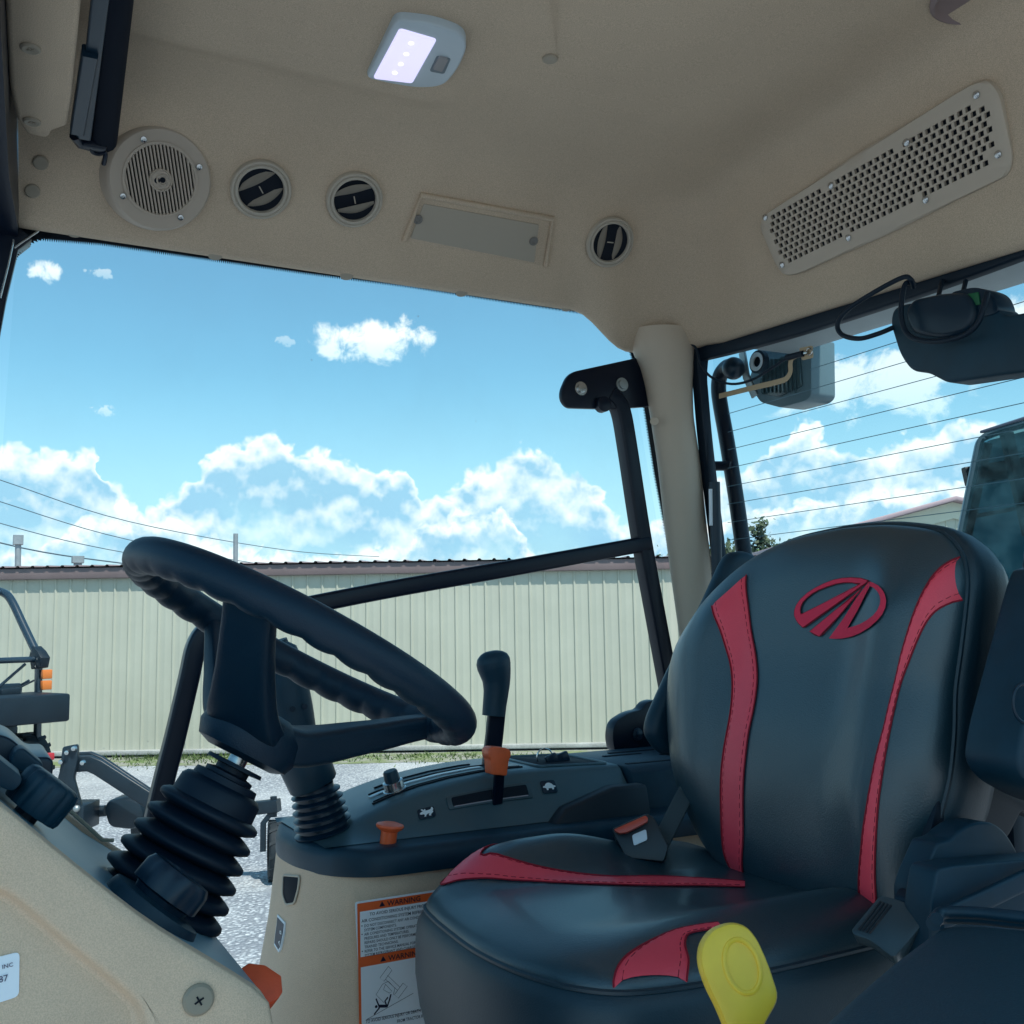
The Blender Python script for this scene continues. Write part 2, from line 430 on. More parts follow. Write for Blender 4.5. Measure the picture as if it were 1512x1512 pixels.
bm = BM(); ribbed(bm, X0, X1, SHY, .09, lambda x: EAVE - .16)
box(bm, Vector(((X0 + X1) / 2, SHY + 3, 1.45)), Vector(((X1 - X0) / 2, 0, 0)), Vector((0, 2.96, 0)), Vector((0, 0, 1.44)))
obj('wall', bm, WALLC, shed)
bm = BM(); prism(bm, [Vector((X0 - .05, SHY - .10, EAVE - .20)), Vector((X1 + .08, SHY - .10, EAVE - .20)), Vector((X1 + .08, SHY - .10, EAVE - .02)), Vector((X0 - .05, SHY - .10, EAVE - .02))], Vector((0, .12, 0)), .012)
obj('eave_trim', bm, TRIMC, shed)
bm = BM(); xs = []; x = X0 - .1
while x < X1 + .1:
    for dx, dz in ((0, 0), (.02, .026), (.05, .026), (.07, 0)): xs.append((x + dx, dz))
    x += .2455
grid(bm, [[Vector((px, y, EAVE + .0 + dz + (y - SHY + .14) * .045)) for px, dz in xs] for y in (SHY - .14, SHY + 3.0)] +
         [[Vector((px, SHY + 6.1, EAVE + dz + .0)) for px, dz in xs]])
obj('roof', bm, ROOFC, shed)
bm = BM(); box(bm, Vector(((X0 + X1) / 2, SHY - .06, .07)), Vector(((X1 - X0) / 2, 0, 0)), Vector((0, .08, 0)), Vector((0, 0, .035)), .01)
obj('footing', bm, BASEC, shed)
# roof furniture seen over the eave
GALV = mat('galvanised_pipe', (.30, .34, .36), .5, .4, metal=.3, var=.1, vscale=8)
def vent(name, px, y0, y1, w, capw, caph, Y, label):
    p0, p1 = at(px, y0, Y), at(px, y1, Y); th = thing(name, label, 'vent pipe' if capw else 'pole', p0 - Z * .35)
    bm = BM(); sweep(bm, [p0 - Z * .35, p1], w, 14); obj('pipe', bm, GALV, th)
    if capw:
        bm = BM(); sweep(bm, [p1 - Z * caph, p1 + Z * .02], capw, 4 if caph > .2 else 14, prof=rrect(1, 1, .15)); obj('cap', bm, GALV, th)
vent('vent_pipe', 27, 838, 792, .052, .085, .15, 18.5, 'tall pale vent pipe with square cap above the left end of the shed roof')
vent('roof_vent', 115, 838, 823, .07, .10, .10, 18.2, 'short squat metal vent just above the shed eave, left of the steering wheel')
vent('utility_pole', 348, 838, 788, .045, 0, 0, 19.5, 'thin bare pole rising behind the shed roof above the steering wheel')

# overhead wires, sagging down to the right behind the shed
WIREM = mat('wire_grey', (.10, .14, .17), .6, .3)
for (ya, yb, yc, lab) in ((704, 770, 812, 'topmost of the overhead wires sloping across the clouds at left'), (736, 797, 838, 'second overhead wire down, above the tall vent pipe'),
                     (768, 817, 850, 'third overhead wire down, just above the vent cap'), (797, 833, 858, 'lowest and thickest overhead wire, crossing the tall vent pipe')):
    P = [at(-260, ya - 82, 30), at(-2, ya + 4, 34), at(190, yb, 38), at(420, yc, 44), at(560, yc + 10, 50)]
    bm = BM(); sweep(bm, catmull(P, 6), .016 if 'lowest' not in lab else .026, 5); o = obj('overhead_wire', bm, WIREM); meta(o, lab, 'wire', 'overhead wires left of the wheel')

# grass and weeds along the footing
GRASS = mat('grass', (.085, .13, .045), .7, .2, var=.35, vscale=2)
GRASS2 = mat('dry_grass', (.20, .21, .12), .8, .2, var=.3, vscale=1.2)
bm = BM()
for i in range(9000):
    x = random.uniform(-13, 4.4); y = SHY - .22 - abs(random.gauss(0, .55)); k = noise.noise(Vector((x * .35, y * .8, 3)))
    if y < SHY - 2.0 or k < -.25 + .25 * random.random() or (SHY - y > .5 and random.random() < .25): continue
    h = random.uniform(.025, .07) * (1.6 if y > SHY - .4 else 1); a = random.uniform(0, pi); w = random.uniform(.006, .016)
    d = Vector((cos(a), sin(a), 0)) * w; tip = Vector((x + random.gauss(0, .03), y + random.gauss(0, .03), h))
    v = [bm.verts.new(Vector((x, y, 0)) - d), bm.verts.new(Vector((x, y, 0)) + d), bm.verts.new(tip)]; bm.faces.new(v)
o = obj('grass', bm, GRASS, org=(0, SHY - .6, 0), flat=True, recalc=False); meta(o, 'thin green grass along the foot of the cream shed', 'grass', kind='stuff')
bm = BM()
rows = []
for j in range(5):
    rows.append([Vector((x, SHY - .16 - (j / 4) * (1.15 + .35 * noise.noise(Vector((x * .6, 0, 1)))), .004)) for x in [-13 + .25 * i for i in range(70)]])
grid(bm, rows); gr = bpy.data.materials.new('grass_soil'); gr.use_nodes = True; t = NT(gr.node_tree)
out = t.n('ShaderNodeOutputMaterial'); bs = t.n('ShaderNodeBsdfPrincipled', i_Roughness=.9); tc = t.n('ShaderNodeTexCoord')
n1 = t.n('ShaderNodeTexNoise', i_Vector=tc.outputs['Object'], i_Scale=1.6, i_Detail=7., i_Roughness=.7)
n2 = t.n('ShaderNodeTexNoise', i_Vector=tc.outputs['Object'], i_Scale=30., i_Detail=4.)
t.put(bs, 'Base Color', t.mix(t.ss(n1.outputs[0], .42, .58), (.25, .25, .22, 1), t.mix(n2.outputs[0], (.07, .11, .035, 1), (.22, .26, .11, 1))))
t.put(out, 0, bs.outputs[0]); o = obj('grass_verge', bm, gr, org=(0, SHY - .6, 0)); meta(o, kind='structure')

# second building seen through the rear window: cream gable end
gb = thing('gable_barn', 'tall cream ribbed steel barn gable with pinkish rake trim behind the seat', 'building', (11, 26, 0))
GY = 26.0
def gz(px, py): return at(px, py, GY).z
xl, xp = at(1180, 800, GY).x, at(1405, 737, GY).x; zl, zp = gz(1180, 800), gz(1405, 737)
xr = xp + (xp - xl) * 1.0
def gtop(x): return (zl + (zp - zl) * (x - xl) / (xp - xl)) if x < xp else zp - (zp - zl) * (x - xp) / (xp - xl)
bm = BM(); ribbed(bm, xl + .1, xr - .1, GY, .05, lambda x: gtop(x) - .30, .26)
obj('wall', bm, WALLC, gb)
bm = BM()
prism(bm, [Vector((xl, GY - .06, zl - .50)), Vector((xp, GY - .06, zp - .50)), Vector((xr, GY - .06, zl - .50)), Vector((xr, GY - .06, zl - .08)), Vector((xp, GY - .06, zp - .08)), Vector((xl, GY - .06, zl - .08))], Vector((0, .05, 0)))
obj('gable_flashing', bm, mat('pale_cream_flashing', (.56, .56, .44), .5, .3, var=.04, vscale=2), gb)
bm = BM()
prism(bm, [Vector((xl - .2, GY - .3, zl - .10)), Vector((xp, GY - .3, zp - .06)), Vector((xr + .2, GY - .3, zl - .10)), Vector((xr + .2, GY - .3, zl + .02)), Vector((xp, GY - .3, zp + .05)), Vector((xl - .2, GY - .3, zl + .02))], Vector((0, 12, 0)), .02)
obj('roof', bm, mat('pink_brown_trim', (.42, .31, .33), .5, .3, var=.05, vscale=1.5), gb)
# far brown roof bit between the tree and the seat
fr = thing('far_shed', 'distant low brown roofed shed under the trees, left of the barn gable', 'building', at(1125, 860, 40) - Z * 2.6)
p = at(1128, 838, 40); bm = BM(); box(bm, Vector((p.x, 41.5, p.z / 2)), Vector((2.2, 0, 0)), Vector((0, 1.4, 0)), Vector((0, 0, p.z / 2))); obj('wall', bm, WALLC, fr)
bm = BM(); box(bm, Vector((p.x, 41.5, p.z + .22)), Vector((2.45, 0, 0)), Vector((0, 1.7, 0)), Vector((0, 0, .2)), .05); obj('roof', bm, TRIMC, fr)

# trees
BARK = mat('bark', (.10, .085, .07), .9, .2, bump=.5, bscale=20)
LEAF = mat('leaf_green', (.085, .15, .04), .6, .3, var=.45, vscale=.9)
LEAF2 = mat('leaf_grey_green', (.07, .10, .055), .6, .3, var=.4, vscale=.9)
def tree(name, label, base, h, cw, nleaf, lm, lsz, bare=False):
    th = thing(name, label, 'tree', base, 'trees beyond the sheds'); rnd = random.Random(int(base.x * 10) + nleaf)
    bm = BM(); tips = []
    def branch(p, d, L, r, lev):
        n = 5; pts = [p]
        for i in range(n):
            d = (d + Vector((rnd.gauss(0, .13), rnd.gauss(0, .13), rnd.gauss(.03, .08)))).normalized(); pts.append(pts[-1] + d * L / n)
        sweep(bm, pts, [r * (1 - .6 * i / n) for i in range(n + 1)], 6 if lev < 2 else 4, cap=False)
        tips.extend(pts[2:])
        if lev < (4 if bare else 3):
            for k in range(5 if lev == 0 else 4):
                q = pts[2 + k % 4]; a = rnd.uniform(0, 2 * pi); e = rnd.uniform(.25, .95)
                dd = Vector((cos(a) * cw, sin(a) * cw, e)).normalized(); branch(q, (dd + d * .5).normalized(), L * rnd.uniform(.5, .72), r * .5, lev + 1)
    branch(base.copy(), Z.copy(), h * .5, h * .028, 0)
    obj('trunk', bm, BARK, th)
    if nleaf:
        bm = BM()
        for i in range(nleaf):
            c = rnd.choice(tips); 
            if c.z < base.z + h * .22: continue
            k = 1 if rnd.random() < .85 else 1.6
            p = c + Vector((rnd.gauss(0, .028), rnd.gauss(0, .028), rnd.gauss(0, .025))) * h * k
            x = Vector((rnd.gauss(0, 1), rnd.gauss(0, 1), rnd.gauss(0, 1))).normalized(); y = x.orthogonal().normalized(); s = lsz * rnd.uniform(.5, 1.3)
            bm.faces.new([bm.verts.new(p + x * s), bm.verts.new(p + y * s * .6), bm.verts.new(p - x * s), bm.verts.new(p - y * s * .6)])
        obj('crown', bm, lm, th, flat=True, recalc=False)
def gp(px, d): v = at(px, 900, d); v.z = 0; return v
tree('leafy_tree', 'rounded bright green tree in the rear window left of the barn gable', gp(1122, 42), 5.3, .85, 14000, LEAF, .12)
tree('leafy_tree', 'dull grey green tree half hidden by the beige corner pillar', gp(1080, 40), 5.6, .6, 9000, LEAF2, .12)
tree('leafy_tree', 'dark green tree squeezed between the door frame and the pillar', gp(988, 38), 5.3, .5, 9000, LEAF2, .11)
tree('bare_tree', 'leafless grey twiggy tree just left of the door frame', gp(930, 40), 5.6, 1.2, 0, LEAF2, .1, True)

# ------------------------------------------------------------------ parked utility vehicle (mostly cut off by the left edge)
UTVM = mat('utv_dark_plastic', (.006, .015, .024), .5, .3, bump=.1, bscale=60, var=.15, vscale=3)
UTVB = mat('utv_bar', (.015, .032, .050), .25, .5, coat=.2)
SEATG = mat('utv_seat_vinyl', (.10, .12, .14), .5, .4, var=.1)
TYRE = mat('tyre_rubber', (.016, .022, .027), .7, .3, bump=.3, bscale=50)
UO = Vector((-5.77, 11.71, 0)); UF = Vector((-.8, .6, 0)).normalized(); UL = Vector((-UF.y, UF.x, 0))
def ul(x, y, z): return UO + UF * x + UL * y + Z * z
utv = thing('utility_vehicle', 'dark open utility vehicle with roll cage and orange reflectors at the left edge', 'utility vehicle', UO)
def wheel(parent, c, ax, r, w, name='wheel', lugs=18, rimr=.55):
    bm = BM(); pr = [(rimr * r, -w / 2), (.88 * r, -w / 2), (.97 * r, -w * .42), (r, -w * .3), (r, w * .3), (.97 * r, w * .42), (.88 * r, w / 2), (rimr * r, w / 2)]
    lathe(bm, c, ax, pr, 40)
    x, y, n = basis(ax)
    for k in range(lugs):
        a = 2 * pi * k / lugs
        for s in (-1, 1):
            aa = a + (s > 0) * pi / lugs; rd = x * cos(aa) + y * sin(aa); tg = n.cross(rd)
            box(bm, c + rd * (r * .985) + n * (s * w * .24), rd * (r * .035), (n * w * .24 + tg * (s * w * .10)), tg * (r * .055))
    o = obj(name, bm, TYRE, parent)
    bm = BM(); lathe(bm, c, ax, [(0, -w * .18), (rimr * r * .5, -w * .2), (rimr * r, -w * .42), (rimr * r * 1.02, -w * .42), (rimr * r * 1.02, w * .42), (rimr * r, w * .42), (rimr * r * .5, w * .2), (0, w * .18)], 28)
    obj('rim', bm, UTVB, o)
for x in (.58, 2.3):
    for s in (-1, 1): wheel(utv, ul(x, s * .6, .41), UL, .41, .26)
bm = BM(); box(bm, ul(.17, 0, 1.15), UF * .42, UL * .66, Z * .16, .03); obj('cargo_bed', bm, UTVM, utv)
bm = BM(); box(bm, ul(1.0, 0, .55), UF * .95, UL * .5, Z * .20, .05); box(bm, ul(.6, 0, .62), UF * .5, UL * .32, Z * .2, .05); box(bm, ul(2.05, 0, .95), UF * .45, UL * .55, Z * .2, .1, 3); obj('body', bm, UTVM, utv)
for s in (-1, 0, 1):
    bm = BM(); box(bm, ul(.95, s * .38, .85), UF * .24, UL * .18, Z * .07, .04)
    prism(bm, [ul(.66, s * .38 - .17, .9), ul(.66, s * .38 + .17, .9), ul(.58, s * .38 + .15, 1.42), ul(.58, s * .38 - .15, 1.42)], UF * .10, .035); obj('seat', bm, SEATG, utv)
bm = BM()
for s in (-1, 1):
    P = [ul(.42, s * .64, .5), ul(.44, s * .64, 1.1), ul(.46, s * .64, 1.72)]; sweep(bm, P, .045, prof=rrect(1, .7, .3), up=UF)
    P = catmull([ul(.50, s * .63, 1.78), ul(.80, s * .62, 2.1), ul(1.10, s * .61, 2.42), ul(1.3, s * .6, 2.53), ul(1.6, s * .58, 2.56), ul(2.0, s * .57, 2.5), ul(2.3, s * .57, 1.9), ul(2.45, s * .57, 1.15)], 4)
    sweep(bm, P, .052, 10)
for x, z in ((.46, 1.70), (1.3, 2.53), (1.98, 2.46)): sweep(bm, [ul(x, -.6, z), ul(x, .6, z)], .036, 10)
sweep(bm, [ul(.5, -.5, 1.65), ul(.62, .1, 1.1)], .018, 6); sweep(bm, [ul(.5, -.55, 1.45), ul(1.2, -.3, 1.1)], .016, 6)
obj('roll_cage', bm, UTVB, utv)
for s in (-1, 1):
    bm = BM(); P = [ul(.40, s * .64, 1.80), ul(.30, s * .64, 1.72), ul(.34, s * .64, 1.60), ul(.52, s * .64, 1.58), ul(.58, s * .64, 1.74), ul(.52, s * .64, 1.86)]
    prism(bm, [p - UL * .06 for p in P], UL * .12, .008); o = obj('cage_joint', bm, UTVM, utv)
    for x, z in ((.47, 1.68), (.36, 1.72), (.40, 1.63)):
        bm = BM(); lathe(bm, ul(x, s * .64, z) - UL * (.062 if UL.y < 0 else -.062) * -1, UL * -1, [(0, .02), (.022, .016), (.026, 0)], 10); obj('bolt', bm, CHROME, o)
ORR = mat('amber_reflector', (.70, .19, .03), .3, .5)
for z in (1.52, 1.39):
    bm = BM(); box(bm, ul(.36, -.69, z), UF * .03, UL * .06, Z * .055, .01); obj('reflector', bm, ORR, utv)
bm = BM(); box(bm, ul(-.13, -.40, .60), UF * .04, UL * .13, Z * .04, .01); box(bm, ul(.0, -.40, .60), UF * .12, UL * .03, Z * .02, .004); obj('tail_light', bm, mat('red_lens', (.45, .02, .03), .3, .5), utv)
bm = BM(); box(bm, ul(.35, -.25, 1.33), UF * .03, UL * .12, Z * .05, .02); sweep(bm, [ul(.35, -.25, 1.33), ul(.44, -.58, 1.45)], .012, 6); obj('mirror', bm, UTVM, utv)

# ------------------------------------------------------------------ black implement lying on the gravel between the dash and the console
IMPM = mat('implement_black_paint', (.008, .018, .028), .42, .4, var=.2, vscale=6, bump=.1, bscale=60)
ID = 8.4
imp = thing('farm_implement', 'black implement frame with hitch mast, braces, gearbox and gauge wheel on gravel', 'implement', Vector((at(250, 1200, ID).x, ID, 0)))
def i3(px, py, dd=0): return at(px, py, ID + dd)
bm = BM()
for dd in (-.22, .06):
    prism(bm, roundpoly([i3(92, 1103, dd), i3(113, 1099, dd), i3(114, 1122, dd), i3(108, 1150, dd), i3(118, 1186, dd), i3(126, 1224, dd), i3(108, 1224, dd), i3(98, 1170, dd), i3(82, 1160, dd), i3(88, 1138, dd)], .02), Vector((0, .05, 0)), .006)
box(bm, i3(117, 1204, -.08), Vector((.10, 0, 0)), Vector((0, .16, 0)), Z * .10, .01)
p = i3(112, 1222); box(bm, Vector((p.x, ID - .06, p.z / 2)), Vector((.05, 0, 0)), Vector((0, .05, 0)), Z * (p.z / 2), .01)
obj('mast', bm, IMPM, imp)
for q in ((110, 1105), (100, 1111), (91, 1125), (123, 1126)):
    bm = BM(); lathe(bm, i3(*q, -.225), Vector((0, -1, 0)), [(0, .03), (.018, .025), (.022, 0)], 8); obj('bolt', bm, CHROME, imp)
for dd, o in ((-.14, 0), (.12, 6)):
    bm = BM(); sweep(bm, [i3(114, 1128 - o, dd), i3(132, 1127 - o, dd), i3(146, 1133 - o, dd), i3(222 + o, 1182, dd), i3(262, 1206, dd)], .062, prof=rrect(1, .45, .2), up=Z); obj('brace', bm, IMPM, imp)
bm = BM(); prism(bm, roundpoly([i3(152, 1196), i3(158, 1182), i3(185, 1178), i3(206, 1186), i3(214, 1206), i3(198, 1226), i3(160, 1222)], .05), Vector((0, .3, 0)), .05); obj('gearbox', bm, IMPM, imp)
bm = BM(); sweep(bm, [i3(112, 1201, .1), i3(156, 1197, .1)], .045, 12); obj('drive_shaft', bm, IMPM, imp)
bm = BM(); ball(bm, i3(113, 1194, -.25), .028); obj('hitch_ball', bm, DULLM, imp)
bm = BM(); sweep(bm, [i3(196, 1222, .2), i3(270, 1213, .2), i3(340, 1197, .15), i3(412, 1189, .1)], .050, prof=rrect(1, 1, .15)); sweep(bm, [i3(404, 1176, .1), i3(404, 1206, .1)], .028, 10)
box(bm, i3(335, 1238, .2), Vector((.06, 0, 0)), Vector((0, .06, 0)), Z * .16, .02); obj('drawbar', bm, IMPM, imp)
wc = i3(408, 1244, .12); wheel(imp, Vector((wc.x, wc.y, .235)), Vector((1, .28, 0)), .235, .13, 'gauge_wheel', 14)
bm = BM(); sweep(bm, [i3(404, 1196, .1), Vector((wc.x - .10, wc.y - .03, wc.z + .16)), Vector((wc.x - .10, wc.y - .03, .235))], .022, prof=rrect(1, 1, .2)); obj('wheel_fork', bm, IMPM, imp)

# ------------------------------------------------------------------ neighbouring machine: its tinted cab shows behind the seat
nb = thing('parked_tractor', 'neighbouring tractor whose dark tinted cab glass shows behind the seat', 'tractor', (4.0, 6.0, 0))
ND = 5.6
Q = [at(1387, 940, ND), at(1447, 646, ND), at(1468, 637, ND - .02), at(1700, 570, ND - .3), at(1760, 1000, ND - .3)]
fn = (Q[2] - Q[0]).cross(Q[3] - Q[0]).normalized(); fn = fn if fn.y > 0 else -fn
bm = BM(); prism(bm, roundpoly(Q, [.02, .12, .12, .1, .02]), fn * .006); obj('side_glass', bm, TINT, nb)
bm = BM(); R_ = roundpoly(Q, [.02, .12, .12, .1, .02]); sweep(bm, [p + fn * .03 for p in R_], .030, closed=True, prof=rrect(1, .6, .2), up=fn); obj('door_frame', bm, mat('nb_frame', (.03, .06, .075), .35, .5), nb)
bm = BM()
sweep(bm, [at(1486, 640, ND + .25), at(1497, 690, ND + .25), at(1520, 790, ND + .25)], .030, prof=rrect(1, 1, .2))
sweep(bm, [at(1425, 704, ND + .35), at(1530, 686, ND + .35)], .055, prof=rrect(1, .5, .2))
sweep(bm, [at(1425, 765, ND + .3), at(1530, 745, ND + .3)], .012, 6)
sweep(bm, [at(1458, 655, ND + .2), at(1428, 790, ND + .2)], .022, prof=rrect(1, 1, .2))
obj('cab_frame', bm, mat('nb_bars', (.006, .014, .02), .5, .3), nb)
bm = BM()
prism(bm, [at(1462, 650, ND + 1.1), at(1800, 560, ND + 1.1), at(1800, 1000, ND + 1.1), at(1395, 960, ND + 1.1)], Vector((0, .04, 0)))
obj('far_panel', bm, mat('nb_inside', (.10, .24, .28), .6, .3), nb)
bm = BM(); prism(bm, [at(1447, 640, ND), at(1700, 562, ND - .3), at(1740, 545, ND + 1.2), at(1455, 640, ND + 1.2)], Z * .015, .004); obj('roof', bm, mat('nb_roof', (.05, .06, .09), .4, .4), nb)
bm = BM(); p = at(1560, 1000, ND + .3); box(bm, Vector((p.x + .2, ND + .6, .95)), Vector((.9, 0, 0)), Vector((0, .5, 0)), Z * .42, .05); obj('body', bm, UTVM, nb)
for s in (0, 1.3): wheel(nb, Vector((p.x + .1, ND + .0 + s, .62)), Vector((0, 1, 0)), .62, .36, lugs=14)

# ================================================================== THE CAB
cabt = thing('tractor_cab', 'beige lined tractor cab shell with headliner and corner pillar around the seat', 'tractor cab', cab(.7, 1.1, -2.0))
# headliner: a moulded sheet that rises from the window heads through a cove to the ceiling
AR, BR = 1.40, 1.85
def sm(x, a, b): x = min(max((x - a) / (b - a), 0), 1); return x * x * (3 - 2 * x)
def zedge(a, b, seg):
    if seg == 0: return .682 - .076 * sm(a, 1.135, 1.27)
    return .606 - (1.85 - b) * .052
def hl_path(e, n0=46, n1=10, n2=26):
    er = e * (.62 if e < .3 else .62) ; r = .11 + .28 * min(e, .6); b1 = BR - e; a1 = AR - er; out = []
    a0 = .046 - .075 * min(max(1.85 - b1, 0), .5)
    for k in range(n0): out.append((a0 + (a1 - r - a0) * (k / n0) ** .8, b1, 0))
    for k in range(n1 + 1):
        q = radians(90 * k / n1); out.append((a1 - r + r * sin(q), b1 - r + r * cos(q), 1))
    for k in range(1, n2 + 1): out.append((a1, (b1 - r) + (.30 - (b1 - r)) * k / n2, 2))
    return out
base = hl_path(0)
zb = []
for a, b, s in base:
    zb.append(min(zedge(a, b, 0), .606) if s == 1 else zedge(a, b, s))
PROF = [(0, .012, 1), (0, 0, 1), (.006, -.004, 1), (.018, -.006, 1), (.032, -.005, 1), (.042, .004, 1)] + \
       [(.042 + .148 * k / 8, .15 * k / 8, 1) for k in range(1, 9)]
TOPZ = [(.205, .848), (.225, .859), (.25, .866), (.29, .871), (.33, .873), (.36, .873), (.38, .873), (.40, .873), (.43, .873), (.48, .875), (.56, .878), (.7, .882), (.9, .885), (1.15, .886), (1.4, .885)]
rows = []
for e, dz, _ in PROF:
    P = hl_path(e); f = min(max((e - .042) / .148, 0), 1)
    rows.append([cab(a, b, (zb[i] + dz if f == 0 else (zb[i] + .004) * (1 - f) + .836 * f)) for i, (a, b, s) in enumerate(P)])
for e, z in TOPZ:
    P = hl_path(e)
    rows.append([cab(a, b, z - .022 * sm(e, .34, .39) * (1 - sm(a, .60, .76)) * (1 if s == 0 else 0)) for i, (a, b, s) in enumerate(P)])
bm = BM(); grid(bm, rows); bm.normal_update(); HBVH = BVHTree.FromBMesh(bm); obj('headliner', bm, BEIGE, cabt, sharp=60)
def on_lining(px, py):
    d = ray(px, py).normalized(); p, n, _, _ = HBVH.ray_cast(CAM, d); return p, (n if n.dot(d) < 0 else -n)

# frame of the right hand moulded panel (for fittings on it)
PN0 = cab(.5, 1.808, .686); PN1 = cab(.5, 1.66, .836)
pu = (PN1 - PN0).normalized(); PNN = U.cross(pu).normalized()
if PNN.z > 0: PNN = -PNN
def onPanel(px, py, off=0.): return onP(px, py, PN0 + PNN * off, PNN)

# roof above, stretched unseen past the door to block sun, black end frames
bm = BM(); box(bm, cab(.66, .88, .945), U * .93, WV * 1.13, Z * .035, .03); obj('roof_sun_block', bm, mat('roof_paint', (.35, .33, .28), .4, .4), cabt)
bm = BM(); prism(bm, [cab(a, b, .66) for a, b in ((-.07, .3), (-.03, .3), (.004, 1.2), (.024, 1.6), (.043, 1.80), (.046, 1.93), (-.07, 1.93))], Z * .27); obj('front_frame', bm, BLACKM, cabt)
bm = BM(); prism(bm, [onB(x, y, 1.872) for x, y in ((-20, 320), (84, 334), (76, 345), (56, 345), (34, 353), (20, 366), (8, 390), (-6, 440), (-30, 440))], WV * .01); obj('corner_gusset', bm, BLACKM, cabt)
bm = BM(); box(bm, cab(-.045, 1.905, .30), U * .06, WV * .05, Z * .62, .01); obj('front_frame', bm, BLACKM, cabt)
bm = BM()
sweep(bm, [onB(30, 345, 1.86), onB(6, 366, 1.86), onB(-12, 440, 1.86), onB(-60, 700, 1.86), onB(-120, 1000, 1.86)], .022, prof=rrect(1, 1, .2), up=WV); obj('front_pillar', bm, BLACKM, cabt)
bm = BM(); sweep(bm, [onB(57, 341, 1.835), onB(30, 359, 1.835), onB(21, 366, 1.835)], .0018, 6); sweep(bm, [onB(20, 354, 1.83), onB(12, 392, 1.83), onB(0, 440, 1.83)], .0018, 6); obj('seal_highlight', bm, CHROME, cabt)  # thin bright tubes put in as the highlight on the window seal
# rear overhang of the roof, seen through the rear glass
bm = BM(); prism(bm, [cab(1.46, .2, .548), cab(1.59, .2, .548), cab(1.54, 1.62, .566), cab(1.46, 1.72, .60)], Z * .25, .012); obj('roof_overhang', bm, GREYSH, cabt)

# corner pillar
P = [onB(980, 492, 1.80), onB(981, 512, 1.80), onB(985, 540, 1.80), onB(988, 570, 1.80), onB(993, 620, 1.80), onB(1003, 690, 1.80), onB(1014, 790, 1.80), onB(1029, 900, 1.80), onB(1050, 1050, 1.80), onB(1070, 1300, 1.80)]
RR = [.079, .077, .064, .056, .0505, .050, .049, .049, .050, .05]
PP = catmull(P, 5); RR2 = []
for i in range(len(PP)):
    k = min(i / 5, len(RR) - 1); j = min(int(k), len(RR) - 2); RR2.append((RR[j] + (RR[j + 1] - RR[j]) * (k - j)))
bm = BM(); sweep(bm, PP, [(r, r * .8) for r in RR2], 28, up=U); pil = obj('corner_pillar', bm, BEIGEP, cabt)
def disc_on(px, py, p0, n, r, h, bmx):
    c = onP(px, py, p0, n); lathe(bmx, c, n, [(r, -.002), (r, h * .5), (r * .85, h), (r * .3, h * 1.05), (0, h * .8)], 18)
vn = (CAM - onB(995, 615, 1.80)).normalized()
for q in ((998, 617, .010), (966, 622, .009)):
    bm = BM(); disc_on(q[0], q[1], onB(q[0], q[1], 1.80) + vn * (.040 if q[0] > 980 else .036), vn, q[2], .003, bm); obj('screw_cap', bm, BEIGEP, pil)
# black rubber strip and sill behind the pillar
bm = BM(); sweep(bm, catmull([onB(1026, 503, 1.765), onB(1033, 560, 1.765), onB(1040, 640, 1.765), onB(1049, 720, 1.765), onB(1066, 860, 1.765), onB(1085, 1020, 1.765), onB(1100, 1200, 1.765)], 4), .0115, prof=rrect(1.0, 1.2, .3), up=U); obj('window_rubber', bm, RUBBER, cabt)
bm = BM(); box(bm, cab(1.40, 1.44, -.61), U * .02, WV * .40, Z * .40, .01); obj('rear_sill', bm, RUBBER, cabt)
bm = BM(); box(bm, cab(.72, 1.12, -1.02), U * .72, WV * .70, Z * .02, .004)
obj('floor_pan', bm, mat('pale_bounce_floor', (.48, .45, .40), .8, .2), cabt)  # floor out of view, made pale to bounce light up into the cab
bm = BM(); sweep(bm, [cab(1.37, .42, .72), cab(1.37, .42, .1), cab(1.36, .43, -1.)], .06, 20, up=U); obj('corner_pillar', bm, BEIGEP, cabt)  # unseen left rear pillar, added to shade the near side of the seat
bm = BM(); prism(bm, [cab(1.0, .43, -1.), cab(1.42, .43, -1.), cab(1.42, .43, -.1), cab(1.25, .43, -.14), cab(1.05, .43, -.3)], WV * .04, .01); obj('side_shade_panel', bm, BLACKP, cabt)  # black panel out of view, added to darken the lower right
# trim plugs
PLUGM = mat('beige_plug', (.36, .315, .25), .6, .3)
for q in ((60, 240, .0095), (48, 282, .0095)):
    bm = BM(); disc_on(q[0], q[1], PN0 + PNN * .001, PNN, q[2] * 1.25, .003, bm); obj('trim_plug', bm, PLUGM, cabt)
bm = BM(); disc_on(812, 87, CAM + Z * .876, -Z, .012, .003, bm); obj('trim_plug', bm, PLUGM, cabt)
for q in ((110, 349), (318, 383), (512, 413), (682, 438), (838, 460)):
    c = onB(q[0], q[1] - 5, 1.832); bm = BM(); lathe(bm, c, (-Z - WV * .3), [(.0125, -.004), (.0125, .0002), (.010, .0010), (0, .0010)], 18); obj('trim_plug', bm, PLUGM, cabt)
c = onA(1085, 492, 1.385); bm = BM(); lathe(bm, c, (-Z - U * .3), [(.012, -.004), (.012, .001), (.006, .003), (0, .003)], 14); obj('trim_plug', bm, PLUGM, cabt)
c = onZ(1447, -8, .872); bm = BM(); lathe(bm, c, -Z, [(.066, -.004), (.066, .004), (.060, .008), (.056, .004), (.052, .001), (0, .001)], 36); obj('roof_plug', bm, mat('mauve_plug', (.26, .20, .20), .5, .3), cabt)

